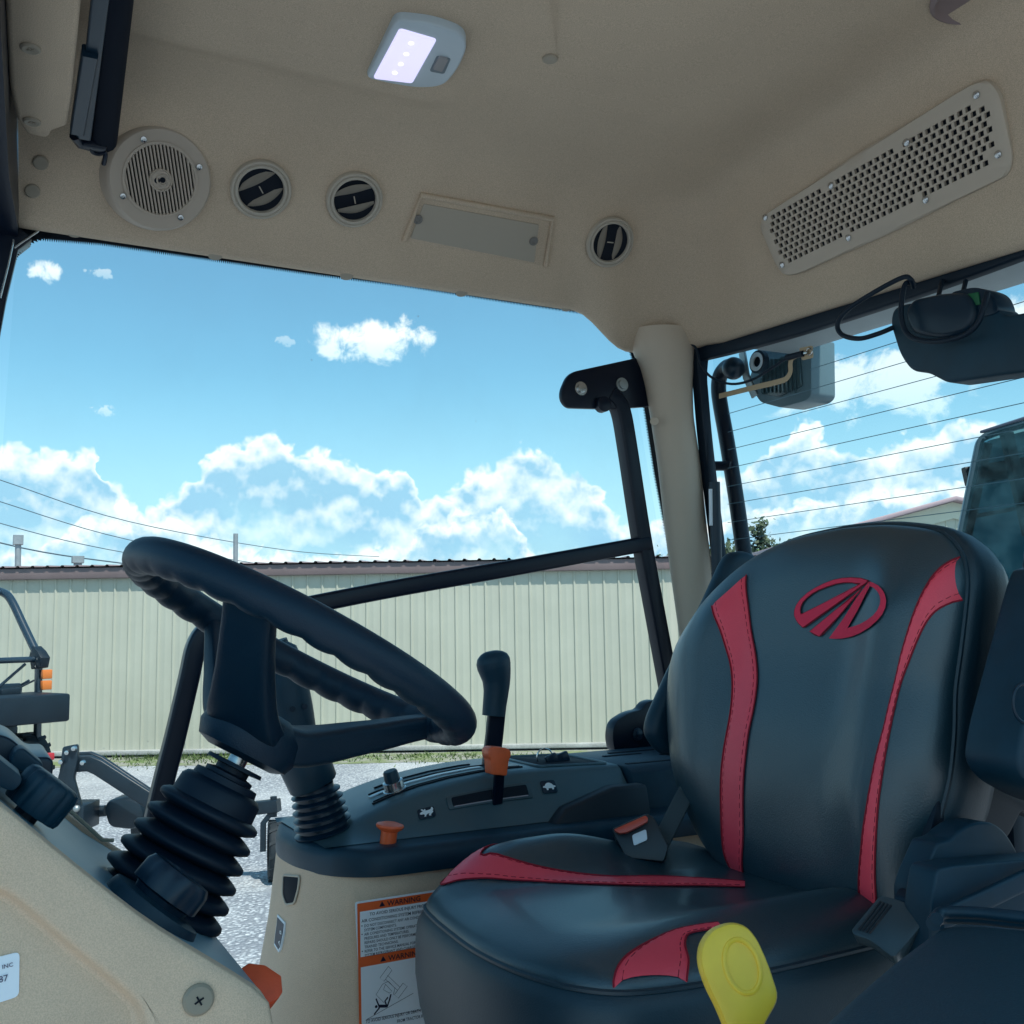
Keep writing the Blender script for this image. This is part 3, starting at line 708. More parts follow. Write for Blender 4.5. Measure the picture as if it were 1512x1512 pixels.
# front header panel with its screws
hp = [onZ(x, y, .735) for x, y in ((3, -90), (10, 60), (14, 130), (24, 178), (38, 199), (72, 206), (76, 196), (99, 188), (106, 150), (128, -90))]
bm = BM(); prism(bm, hp, Z * .05, .008, 3)
hdr = thing('header_panel', 'separate beige header panel with two sunk screws at the top left corner', 'trim panel', hp[3]); obj('panel', bm, BEIGE, hdr)
for q in ((45, 72), (47, 180)):
    bm = BM(); c = onZ(q[0], q[1], .7335); lathe(bm, c, -Z, [(.0125, -.003), (.0125, .0005), (.010, .0022), (.004, .0012), (0, .0005)], 18)
    for a in (0, pi / 2): box(bm, c - Z * .0016, Vector((cos(a), sin(a), 0)) * .005, Vector((-sin(a), cos(a), 0)) * .0009, Z * .0008)
    obj('screw', bm, PLUGM, hdr)

# roller sun blind
bl = thing('roller_blind', 'black roller sun blind with end bracket across the top left of the ceiling', 'sun blind', onZ(140, 205, .74))
bm = BM(); sweep(bm, [onZ(152, 206, .765), onZ(178, -90, .765)], .021, 16); obj('roller', bm, mat('blind_fabric', (.001, .005, .014), .8, .15), bl)
bm = BM(); sweep(bm, [onZ(114, 192, .745), onZ(133, 76, .745)], (.0085, .010), prof=rrect(1, 1, .3)); sweep(bm, [onZ(135, 74, .75), onZ(150, -90, .75)], .005, 8)
sweep(bm, [onZ(124, 201, .750), onZ(158, -90, .750)], (.006, .010), prof=rrect(1, 1, .3)); sweep(bm, [onZ(164, 160, .765), onZ(192, -60, .765)], (.003, .010), prof=rrect(1, 1, .3)); obj('rail', bm, BLACKS, bl)
bm = BM(); sweep(bm, [onZ(110, 200, .748), onZ(119, 212, .748), onZ(138, 217, .75), onZ(156, 214, .755)], .008, 10); box(bm, onZ(139, 208, .755), U * .018, WV * .010, Z * .014, .004)
sweep(bm, catmull([onZ(134, 216, .745), onZ(137, 224, .742), onZ(145, 227, .742), onZ(155, 225, .742), onZ(155, 234, .738), onZ(153, 242, .735)], 4), .0038, 8); obj('end_bracket', bm, BLACKM, bl)

# dome lamp (lit)
dz = .844
dl = thing('dome_lamp', 'lit dome lamp with lavender white lens and rocker switch in the ceiling', 'ceiling lamp', onZ(615, 85, dz))
o8 = roundpoly([onZ(x, y, dz - .001) for x, y in ((540, 116), (584, 30), (640, 36), (684, 52), (690, 72), (676, 104), (655, 128), (620, 131), (585, 126))], [.012, .014, .03, .03, .02, .03, .025, .03, .03])
bm = BM(); prism(bm, o8, Z * .022, .004, 3); obj('housing', bm, LAMPW, dl)
bm = BM(); prism(bm, roundpoly([onZ(x, y, dz - .004) for x, y in ((551, 117), (590, 44), (645, 60), (609, 124))], .006), Z * .008, .002); ln = obj('lens', bm, LENSW, dl)
for q in ((607, 64), (600, 80), (592, 95), (583, 108)):
    bm = BM(); lathe(bm, onZ(q[0], q[1], dz - .0042), -Z, [(.004, 0), (.003, .001), (0, .0013)], 12); obj('led', bm, mat('led_white', (1, 1, 1), .3, .5, emit=(1, .98, 1), estr=.62), ln)
bm = BM(); prism(bm, roundpoly([onZ(x, y, dz - .0022) for x, y in ((634, 106), (645, 83), (666, 87), (656, 110))], .005), Z * .004, .001); sw = obj('switch_recess', bm, mat('lamp_recess', (.16, .20, .23), .5, .4), dl)
bm = BM(); prism(bm, roundpoly([onZ(x, y, dz - .0052) for x, y in ((639, 103), (648, 86), (662, 89), (653, 107))], .003), Z * .006, .0015); obj('rocker', bm, mat('lamp_rocker', (.30, .29, .29), .5, .4), sw)

# loudspeaker
spc = onPanel(233, 262, .0); sn = (PNN - U * -.10 + pu * .22).normalized()
spk = thing('loudspeaker', 'round beige loudspeaker with slotted grille and four screws above the window', 'speaker', spc)
R0 = .083; sf = spc + sn * .022
bm = BM(); lathe(bm, spc - sn * .03, sn, [(R0 * 1.12, 0), (R0 * 1.10, .02), (R0 * 1.03, .044), (R0 * 1.0, .050), (R0 * .97, .052), (R0 * .74, .0505), (R0 * .69, .050), (R0 * .69, .044), (0, .044)], 64)
obj('housing', bm, mat('speaker_plastic', (.47, .40, .33), .45, .35, bump=.1, bscale=900), spk)
bm = BM(); lathe(bm, sf - sn * .0075, sn, [(R0 * .688, 0), (0, 0.0002)], 48); obj('cavity', bm, DARKIN, spk)
gx = (U * .965 + pu * .26); gx = (gx - sn * gx.dot(sn)).normalized(); gy = sn.cross(gx)
bm = BM(); rg = R0 * .690; nb_ = 20
for k in range(nb_):
    x = (-1 + 2 * (k + .5) / nb_) * rg; h = sqrt(max(rg * rg - x * x, 0))
    if h < .004: continue
    box(bm, sf + gx * x - sn * .003, gx * (rg / nb_ * .50), gy * h, sn * .0028)
lathe(bm, sf - sn * .005, sn, [(R0 * .74, 0), (R0 * .74, .0056), (R0 * .69, .0060), (R0 * .675, .004), (R0 * .675, 0)], 48)
obj('grille', bm, mat('speaker_plastic', (.47, .40, .33), .45, .35), spk)
bm = BM(); lathe(bm, sf - sn * .004, sn, [(R0 * .225, 0), (R0 * .225, .007), (R0 * .20, .0085), (R0 * .18, .006), (0, .006)], 32)
sweep(bm, [sf + sn * .003 + gx * (R0 * (.02 + .10 * cos(q))) + gy * (R0 * (.10 * sin(q))) for q in [2 * pi * k / 20 for k in range(20)]], .0016, 6, closed=True, up=sn); bo = obj('badge', bm, mat('speaker_plastic', (.47, .40, .33), .45, .35), spk)
bm = BM()
for dx in (-.075, .03): lathe(bm, sf + sn * .0018 + gx * (R0 * dx), sn, [(.0052, 0), (.004, .0006), (0, .0006)], 14)
obj('badge_inset', bm, DARKIN, bo)
for ang in (118, 28, 212, 303):
    q = radians(ang); bm = BM(); lathe(bm, sf + (U * cos(q) + pu * sin(q) - sn * (U * cos(q) + pu * sin(q)).dot(sn)) * R0 * .83 + sn * 0, sn, [(.0052, 0), (.0048, .0022), (.002, .003), (.0018, .0015), (0, .0015)], 14); obj('screw', bm, CHROME, spk)

# round air vents
VENT = mat('vent_plastic', (.46, .41, .34), .45, .4, bump=.08, bscale=900)
def air_vent(px, py, rad, rot, tilt, label):
    c, n = on_lining(px, py); pts_ = [on_lining(px + dx, py + dy) for dx, dy in ((28, 0), (-28, 0), (0, 28), (0, -28))]; n = (n + sum((q[1] for q in pts_), Vector()) * .5).normalized(); c = c + n * (.001 + max(0, max((q[0] - c).dot(n) for q in pts_)) * .8); th = thing('air_vent', label, 'air vent', c, 'round air vents over the window')
    x = U * cos(rot) + pu * sin(rot); x = (x - n * x.dot(n)).normalized(); y = n.cross(x)
    bm = BM(); lathe(bm, c, n, [(rad, -.002), (rad, .004), (rad * .96, .0075), (rad * .90, .0085), (rad * .87, .0065), (rad * .855, .0065), (rad * .84, .0085), (rad * .80, .0095), (rad * .755, .0085), (rad * .73, .004), (rad * .73, -.02)], 48); obj('ring', bm, VENT, th)
    bm = BM(); lathe(bm, c + n * .0022, n, [(rad * .735, 0), (rad * .5, .0002), (0, .0002)], 32); obj('throat', bm, DARKIN, th)
    r = rad * .735
    for off, cu in ((-.42, .5), (.36, .5)):
        rows = []; w = r * (.22 + .12 * tilt)
        for i in range(-6, 7):
            s = i / 6; lx = s * sqrt(max(r * r - (off * r) ** 2, 0)) * .97
            row = []
            for j in range(-3, 4):
                v = j / 3; yy = off * r + v * w * (1 - .45 * s * s) + (1 - s * s) * r * .10 * (1 if off > 0 else -1)
                d = hypot(lx, yy)
                if d > r: lx2, yy = lx * r / d, yy * r / d
                else: lx2 = lx
                row.append(c + x * lx2 + y * yy + n * (.0055 + v * w * tilt * .6 - .0035 * s * s - .004 * v * v))
            rows.append(row)
        bm = BM(); grid(bm, rows); bmesh.ops.solidify(bm, geom=bm.faces[:], thickness=.0018); obj('louvre', bm, VENT, th)
    bm = BM(); box(bm, c + n * .0025, x * .0010, y * r * .18, n * .0012); obj('link_bar', bm, VENT, th)
    return th
air_vent(385, 279, .0535, radians(38), .35, 'round air vent nearest the loudspeaker, its louvres slanting up to the right')
air_vent(523, 294, .0525, radians(24), .85, 'middle round air vent, its louvres nearly shut, beside the access cover')
air_vent(900, 357, .0520, radians(96), .45, 'round air vent by the corner pillar with upright louvres')

# access cover
ac = thing('access_cover', 'rectangular beige access cover with two corner screws between the air vents', 'cover', onPanel(705, 345))
def pp(off, *qs): return [onPanel(x, y, off) for x, y in qs]
bm = BM(); prism(bm, roundpoly(pp(.0012, (598, 356), (622, 289), (812, 324), (802, 393)), .008), -PNN * .003, .001); obj('surround', bm, BEIGE, ac)
bm = BM(); sweep(bm, pp(.002, (597, 356), (622, 288), (816, 323), (806, 393)), .0055, 10, up=PNN); obj('raised_lip', bm, BEIGE, ac)
bm = BM(); prism(bm, roundpoly(pp(.0030, (606, 352), (626, 301), (796, 332), (789, 388)), .003), -PNN * .003, .0008); obj('plate', bm, mat('cover_plastic', (.42, .37, .30), .5, .35, bump=.1, bscale=1200), ac)
for q in ((617, 324), (788, 356)):
    bm = BM(); c = onPanel(q[0], q[1], .0030); lathe(bm, c, PNN, [(.0095, 0), (.009, .002), (.006, .003), (.004, .001), (0, .001)], 18); obj('screw', bm, mat('grey_plug', (.20, .19, .175), .5, .4), ac)

# long perforated return grille above the rear window
g0, g1, g2 = cab(1.374, 1.4, .61), cab(1.374, .9, .61), cab(1.282, 1.4, .84)
GN = (g1 - g0).cross(g2 - g0).normalized(); GN = GN if GN.dot(U) < 0 else -GN
G0 = cab(1.318, 1.2, .72)
def onG(px, py, off=0.): return onP(px, py, G0 + GN * off, GN)
gr_ = thing('return_air_grille', 'long beige perforated air grille with screws above the rear window', 'air grille', onG(1300, 270))
outer = roundpoly([onG(x, y, .006) for x, y in ((1121, 332), (1131, 316), (1430, 127), (1452, 120), (1470, 140), (1490, 235), (1484, 260), (1178, 404), (1158, 406), (1146, 390))], [.02, .02, .02, .02, .02, .02, .02, .02, .02, .02], 4)
TL, TR, BRc, BL = onG(1128, 323, .006), onG(1460, 138, .006), onG(1474, 238, .006), onG(1156, 394, .006)
def bil(u, v): return (TL * (1 - u) + TR * u) * (1 - v) + (BL * (1 - u) + BRc * u) * v
bm = BM(); NR, NC = 9, 33; dep = -GN * .006
skip = {(0, 0), (0, 10), (0, 21), (0, 32), (8, 0), (8, 11), (8, 22), (8, 32), (0, 31), (7, 32)}
def quad(a, b, c, d): bm.faces.new([bm.verts.new(p) for p in (a, b, c, d)])
for r in range(NR):
    v0, v1 = r / NR, (r + 1) / NR; off = .5 if r % 2 else 0
    edges = sorted(set([0.] + [min(max((k + off) / NC, 0), 1) for k in range(NC + 1)] + [1.]))
    for k in range(len(edges) - 1):
        u0, u1 = edges[k], edges[k + 1]
        o4 = [bil(u0, v0), bil(u1, v0), bil(u1, v1), bil(u0, v1)]
        if (u1 - u0) < .7 / NC or (r, k) in skip: quad(*o4); continue
        du, dv = (u1 - u0) * .17, (v1 - v0) * .14; cu = du * .8; 
        ins = [bil(u0 + du, v0 + dv), bil(u1 - du, v0 + dv), bil(u1 - du, v1 - dv), bil(u0 + du, v1 - dv)]
        for i in range(4):
            j = (i + 1) % 4; quad(o4[i], o4[j], ins[j], ins[i]); quad(ins[i], ins[j], ins[j] + dep, ins[i] + dep)
# surround ring from the perforated field to the outer edge
cen = bil(.5, .5); ex_, ey_, _ = basis(GN)
def ang_r(p): d = p - cen; return atan2(d.dot(ey_), d.dot(ex_))
per = [bil(k / 30, 0) for k in range(30)] + [bil(1, k / 10) for k in range(10)] + [bil(1 - k / 30, 1) for k in range(30)] + [bil(0, 1 - k / 10) for k in range(10)]
def hit_outer(p):
    d = (p - cen); d2 = Vector((d.dot(ex_), d.dot(ey_))); best = None
    for i in range(len(outer)):
        a, b = outer[i] - cen, outer[(i + 1) % len(outer)] - cen
        a2, b2 = Vector((a.dot(ex_), a.dot(ey_))), Vector((b.dot(ex_), b.dot(ey_))); e = b2 - a2
        den = d2.x * e.y - d2.y * e.x
        if abs(den) < 1e-12: continue
        tt = (a2.x * e.y - a2.y * e.x) / den; ss_ = (a2.x * d2.y - a2.y * d2.x) / den
        if tt > 0 and -1e-6 <= ss_ <= 1 + 1e-6: best = tt if best is None else max(best, tt)
    return cen + d * max(best or 1.05, 1.005)
oo = [hit_outer(p) for p in per]
for i in range(len(per)):
    j = (i + 1) % len(per); quad(per[i], per[j], oo[j], oo[i])
    A, B = oo[i], oo[j]; A2, B2 = A + (A - cen).normalized() * .004 + GN * -.003, B + (B - cen).normalized() * .004 + GN * -.003
    quad(A, B, B2, A2); quad(A2, B2, B2 - GN * .012, A2 - GN * .012)
bmesh.ops.remove_doubles(bm, verts=bm.verts, dist=.0001)
obj('plate', bm, mat('grille_plastic', (.52, .445, .36), .5, .35, bump=.15, bscale=1200), gr_)
bm = BM(); prism(bm, [bil(-.005, -.01) + dep, bil(1.005, -.01) + dep, bil(1.005, 1.01) + dep, bil(-.005, 1.01) + dep], -GN * .002); obj('filter_backing', bm, DARKIN, gr_)
for q in ((1130, 321), (1227, 274), (1339, 210), (1442, 140), (1474, 228), (1367, 295), (1253, 351), (1155, 391)):
    bm = BM(); lathe(bm, onG(q[0], q[1], .006), GN, [(.0060, 0), (.0056, .002), (.003, .0032), (0, .0034)], 14); obj('screw', bm, CHROME, gr_)

# ------------------------------------------------------------------ right hand glass door with its tube frame
DB = 1.855
door = thing('glass_door', 'clear glass cab door with black tube frame and hinge plate, cream shed seen through it', 'door', cab(.7, DB, -1.3))
gl_ = [cab(.045, DB + .012, .70), cab(.02, DB + .012, -.2), cab(.20, DB + .012, -.9), cab(.30, DB + .012, -1.25), cab(1.25, DB + .012, -1.25), cab(1.42, DB + .012, -.9), cab(1.37, DB + .012, .1), cab(1.27, DB + .012, .70)]
bm = BM(); vs = [bm.verts.new(p) for p in gl_]; bm.faces.new(vs); obj('pane', bm, GLASS, door)
# dark printed border of the pane with its dotted inner edge
def border(bm, line, inner, w, tooth=.0035):
    """band between the line and the line shifted by w along inner, saw-toothed on the inner side"""
    pts = [line[0]]
    for a, b in zip(line, line[1:]):
        n = max(1, int((b - a).length / tooth))
        for k in range(1, n + 1): pts.append(a + (b - a) * (k / n))
    for i in range(len(pts) - 1):
        a, b = pts[i], pts[i + 1]; k = w
        mid = (a + b) / 2
        bm.faces.new([bm.verts.new(p) for p in (a, b, b + inner * (k * .78), mid + inner * (k * 1.12), a + inner * (k * .78))])
bm = BM()
top = [onB(x, y, DB + .010) for x, y in ((46, 338), (150, 347), (300, 369), (450, 391), (600, 411), (750, 435), (870, 453))]
border(bm, top, -Z, .0185)
lft = catmull([onB(x, y, DB + .010) for x, y in ((-14, 480), (-3, 430), (9, 385), (18, 366), (32, 353), (56, 344), (75, 345))], 5)
border(bm, lft, (U * .8 - Z * .6).normalized(), .0145)
rgt = [onB(x, y, DB + .010) for x, y in ((931, 520), (944, 560), (953, 610), (967, 700), (986, 800), (1003, 920), (1018, 1010))]
rgt2 = [p + U * .012 for p in rgt]
border(bm, [p + U * .015 for p in rgt], -U, .019)
obj('printed_border', bm, FRIT, door, flat=True, recalc=False)
# tube frame: hinge stile, cross bar, front drop
bm = BM()
sweep(bm, catmull([onB(898, 583, DB - .02), onB(908, 592, DB - .02), onB(917, 610, DB - .02), onB(926, 660, DB - .02), onB(946, 790, DB - .02), onB(966, 900, DB - .02), onB(990, 1030, DB - .02), onB(1002, 1100, DB - .02)], 5), .0175, prof=rrect(1, 1, .28), up=U)
obj('hinge_stile', bm, BLACKM, door)
bm = BM()
sweep(bm, catmull([onB(957, 802, DB - .022), onB(760, 838, DB - .022), onB(560, 873, DB - .022), onB(400, 905, DB - .022), onB(330, 919, DB - .022), onB(304, 932, DB - .022), onB(289, 956, DB - .022), onB(279, 1000, DB - .022), onB(258, 1090, DB - .022), onB(240, 1160, DB - .022), onB(215, 1270, DB - .022)], 5), .0165, prof=rrect(1, 1, .35), up=WV)
obj('cross_bar', bm, BLACKM, door)
bm = BM()
hp_ = roundpoly([onB(x, y, DB - .035) for x, y in ((829, 576), (840, 550), (946, 527), (956, 536), (960, 600), (906, 604), (838, 602), (829, 590))], [.03, .03, .004, .004, .004, .01, .02, .02], 5)
prism(bm, hp_, WV * .012, .002); hg = obj('hinge_plate', bm, BLACKM, door)
for q, m_ in (((857, 574), CHROME), ((918, 568), DULLM)):
    c = onB(q[0], q[1], DB - .035); bm = BM(); lathe(bm, c, -WV, [(.0150, 0), (.0150, .003), (.010, .0032), (.010, .008), (0, .009)], 20); b_ = obj('hinge_bolt', bm, m_, hg)
c = onB(888, 598, DB - .035); bm = BM(); lathe(bm, c, -WV, [(.017, -.004), (.017, .012), (.012, .014), (0, .014)], 18); obj('pivot_boss', bm, BLACKM, hg)
bm = BM()
lp = roundpoly([onB(x, y, DB - .03) for x, y in ((904, 1088), (908, 1066), (930, 1052), (948, 1048), (954, 1038), (966, 1033), (985, 1037), (1010, 1050), (1010, 1110), (908, 1110))], [.02, .02, .02, .01, .01, .02, .02, .01, .002, .01], 4)
prism(bm, lp, WV * .03, .004); lt = obj('latch_bracket', bm, BLACKM, door)
bm = BM(); lathe(bm, onB(941, 1084, DB - .03), -WV, [(.013, 0), (.013, .003), (.008, .006), (.008, .010), (.003, .012), (0, .012)], 18); obj('latch_bolt', bm, BLACKS, lt)

# ------------------------------------------------------------------ rear window
RA = 1.425
rw = thing('rear_window', 'rear window pane with fine heater lines and a tan busbar, clouds and barn behind', 'window', cab(RA, 1.1, -.25))
bm = BM(); bm.faces.new([bm.verts.new(p) for p in (cab(RA, 1.745, .60), cab(RA, .35, .55), cab(RA, .35, -.30), cab(RA, 1.70, -.30))]); obj('pane', bm, GLASSR, rw)
bm = BM()
for y0 in (572, 600, 628, 655, 683, 711, 738, 766, 793):
    z = tocab(onA(1112, y0, RA - .003))[2]
    b0 = tocab(onA(1074, y0, RA - .003))[1]
    if y0 < 590: b0 = tocab(onA(1197, y0, RA - .003))[1]
    box(bm, cab(RA - .0025, (b0 + .36) / 2, z), U * .0004, WV * ((b0 - .36) / 2), Z * .0006)
o = obj('heater_grid', bm, mat('heater_line', (.14, .25, .31), .6, .2), rw); o['kind'] = 'stuff'
bm = BM(); bb = [onA(x, y, RA - .004) for x, y in ((1062, 585), (1110, 573), (1148, 564), (1161, 559), (1167, 549), (1167, 536), (1172, 527), (1192, 519))]
sweep(bm, catmull(bb, 4), (.0055, .0008), prof=rrect(1, 1, .2), up=U.cross(Z))
prism(bm, roundpoly([onA(x, y, RA - .005) for x, y in ((1180, 514), (1199, 510), (1200, 528), (1184, 532))], .004), U * .002)
obj('busbar', bm, TANW, rw)
bm = BM(); sweep(bm, catmull([onA(1018, 506, RA - .06), onA(1028, 515, RA - .05), onA(1036, 540, RA - .045), onA(1052, 558, RA - .03), onA(1080, 567, RA - .02), onA(1110, 561, RA - .012), onA(1140, 543, RA - .01), onA(1162, 528, RA - .008)], 5), .0028, 8)
sweep(bm, [onA(1162, 528, RA - .008), onA(1186, 522, RA - .008)], .0062, 10); obj('heater_lead', bm, RUBBER, rw)
bm = BM(); box(bm, onA(1189, 521, RA - .008), WV * .006, U * .003, Z * .003, .001); sweep(bm, [onA(1195 + 4 * cos(q), 519 - 5 * sin(q), RA - .008) for q in [2 * pi * k / 14 for k in range(14)]], .0012, 6, closed=True, up=U); obj('terminal', bm, CHROME, rw)
bm = BM(); sweep(bm, catmull([onA(1024, 525, RA - .02), onA(1100, 506, RA - .02), onA(1200, 477, RA - .02), onA(1350, 427, RA - .02), onA(1512, 367, RA - .02), onA(1620, 323, RA - .02)], 3), (.0165, .012), prof=rrect(1, 1, .4), up=Z)
obj('top_seal', bm, RUBBER, rw)
bm = BM(); sweep(bm, catmull([onA(1040, 520, RA - .012), onA(1037, 560, RA - .012), onA(1043, 640, RA - .012), onA(1052, 740, RA - .012), onA(1070, 860, RA - .012), onA(1095, 980, RA - .012)], 4), (.010, .008), prof=rrect(1, 1, .4), up=WV); obj('side_seal', bm, RUBBER, rw)

# gas strut of the rear window
st = thing('gas_strut', 'black gas strut standing beside the corner pillar with a narrow white label', 'gas strut', onA(1062, 870, 1.37))
bm = BM(); sweep(bm, [onA(1055, 712, 1.37), onA(1059, 855, 1.37)], .0115, 16); sweep(bm, [onA(1059, 846, 1.37), onA(1060, 858, 1.37)], [.0125, .009], 16); obj('cylinder', bm, BLACKS, st)
bm = BM(); sweep(bm, [onA(1059.5, 856, 1.37), onA(1062, 930, 1.37)], .0042, 10); obj('rod', bm, BLACKM, st)
bm = BM(); sweep(bm, [onA(1049.5, 722, 1.358), onA(1050.5, 776, 1.358)], (.003, .0035), prof=rrect(1, 1, .2)); obj('label', bm, WHITE, st)

# grab tube with a curled end outside the rear window, lamp beside it
gt = thing('handrail', 'black bent tube handrail with curled upper end just outside the rear window', 'handrail', onA(1110, 850, 1.50))
tp = catmull([onA(1112, 900, 1.50), onA(1099, 820, 1.50), onA(1086, 730, 1.50), onA(1073, 650, 1.50), onA(1064, 600, 1.50), onA(1061, 575, 1.50), onA(1063, 556, 1.50), onA(1072, 543, 1.50), onA(1082, 540, 1.49)], 5)
bm = BM(); sweep(bm, tp, .0175, 16); obj('tube', bm, BLACKM, gt)
bm = BM(); ball(bm, onA(1083, 544, 1.49), .0255, 20); obj('end_knob', bm, BLACKS, gt)
bm = BM(); sweep(bm, [onA(1052, 688, 1.47), onA(1080, 688, 1.49)], .011, 10); obj('clamp', bm, BLACKM, gt)
wl = thing('work_lamp', 'clear lensed rear work lamp hanging outside under the roof edge', 'work lamp', onA(1150, 600, 1.56))
LA_ = 1.55
bm = BM(); prism(bm, roundpoly([onA(x, y, LA_) for x, y in ((1104, 566), (1119, 512), (1197, 500), (1198, 584), (1190, 592), (1152, 602), (1122, 594))], [.01, .012, .004, .012, .012, .01, .01]), U * .07, .012); obj('housing', bm, mat('lamp_grey_housing', (.11, .18, .21), .35, .5), wl)
bm = BM(); prism(bm, roundpoly([onA(x, y, LA_ - .004) for x, y in ((1120, 552), (1122, 522), (1180, 512), (1184, 570), (1150, 586), (1124, 582))], .006), U * .003, .001)
for k in range(9):
    x = 1126 + 6 * k; sweep(bm, [onA(x, 530, LA_ - .006), onA(x + 1, 580, LA_ - .006)], .0016, 6)
obj('lens', bm, mat('lamp_lens_glass', (.045, .08, .09), .12, .6, rvar=.1, bump=.4, bscale=120), wl)
bm = BM(); c = onA(1124, 535, LA_ - .03); lathe(bm, c, -U, [(.0255, 0), (.0255, .012), (.018, .014), (.016, .004), (0, .004)], 28); rg_ = obj('mount_bush', bm, RUBBER, wl)
bm = BM(); lathe(bm, c - U * .010, -U, [(.0205, 0), (.0205, .005), (.015, .005), (.0115, .003), (.0115, 0)], 28); obj('washer', bm, DOTC, rg_)
bm = BM(); sweep(bm, [onA(1096, 520, LA_ - .02), onA(1102, 556, LA_ - .02), onA(1115, 585, LA_ - .01)], (.010, .003), prof=rrect(1, 1, .3)); obj('bracket', bm, DULLM, wl)

# black motor housing with looped cable at the top of the rear window
wm = thing('motor_housing', 'black moulded motor housing with a looped black cable at the top of the rear window', 'motor', onA(1400, 560, 1.34))
WA = 1.33
bm = BM(); prism(bm, roundpoly([onA(x, y, WA) for x, y in ((1313, 478), (1317, 455), (1338, 447), (1470, 452), (1482, 466), (1512, 461), (1640, 415), (1640, 545), (1530, 552), (1512, 550), (1466, 556), (1398, 566), (1368, 550), (1345, 548), (1328, 526))], [.012, .012, .01, .01, .01, .01, .02, .02, .01, .005, .01, .014, .012, .012, .02]), U * .05, .010, 3); obj('housing', bm, BLACKP, wm)
bm = BM(); prism(bm, roundpoly([onA(x, y, WA - .012) for x, y in ((1334, 462), (1345, 442), (1390, 432), (1428, 432), (1440, 458), (1430, 488), (1390, 500), (1344, 492))], .02), U * .03, .008, 3); obj('motor_cap', bm, BLACKS, wm)
bm = BM(); prism(bm, roundpoly([onA(x, y, WA - .002) for x, y in ((1400, 432), (1440, 423), (1466, 432), (1477, 462), (1440, 470))], .014), U * .04, .008, 3); mh = obj('end_cap', bm, BLACKS, wm)
bm = BM(); prism(bm, [onA(x, y, WA - .0045) for x, y in ((1428, 434), (1444, 431), (1447, 449), (1436, 452))], U * .003, .001); obj('green_label', bm, mat('green_label', (.01, .12, .05), .5, .4), mh)
bm = BM()
sweep(bm, catmull([onA(x, y, WA - k) for x, y, k in ((1349, 424, .0), (1345, 413, .015), (1332, 410, .02), (1290, 432, .025), (1252, 457, .03), (1237, 478, .03), (1243, 494, .03), (1268, 500, .03), (1296, 493, .02), (1318, 484, .0))], 6), .0042, 10); obj('cable', bm, RUBBER, wm)
bm = BM()
sweep(bm, catmull([onA(x, y, WA - k) for x, y, k in ((1352, 421, .0), (1338, 418, .015), (1332, 440, .025), (1331, 470, .03), (1340, 493, .03), (1362, 503, .03), (1395, 503, .03), (1425, 494, .028), (1443, 478, .025), (1452, 455, .02), (1458, 432, .01))], 6), .0042, 10); obj('cable', bm, RUBBER, wm)
for x0 in (1386, 1421):
    bm = BM(); sweep(bm, [onA(x0, 436, WA + .03), onA(x0 + 5, 415, WA + .06)], .004, 8); obj('mounting_stud', bm, RUBBER, wm)

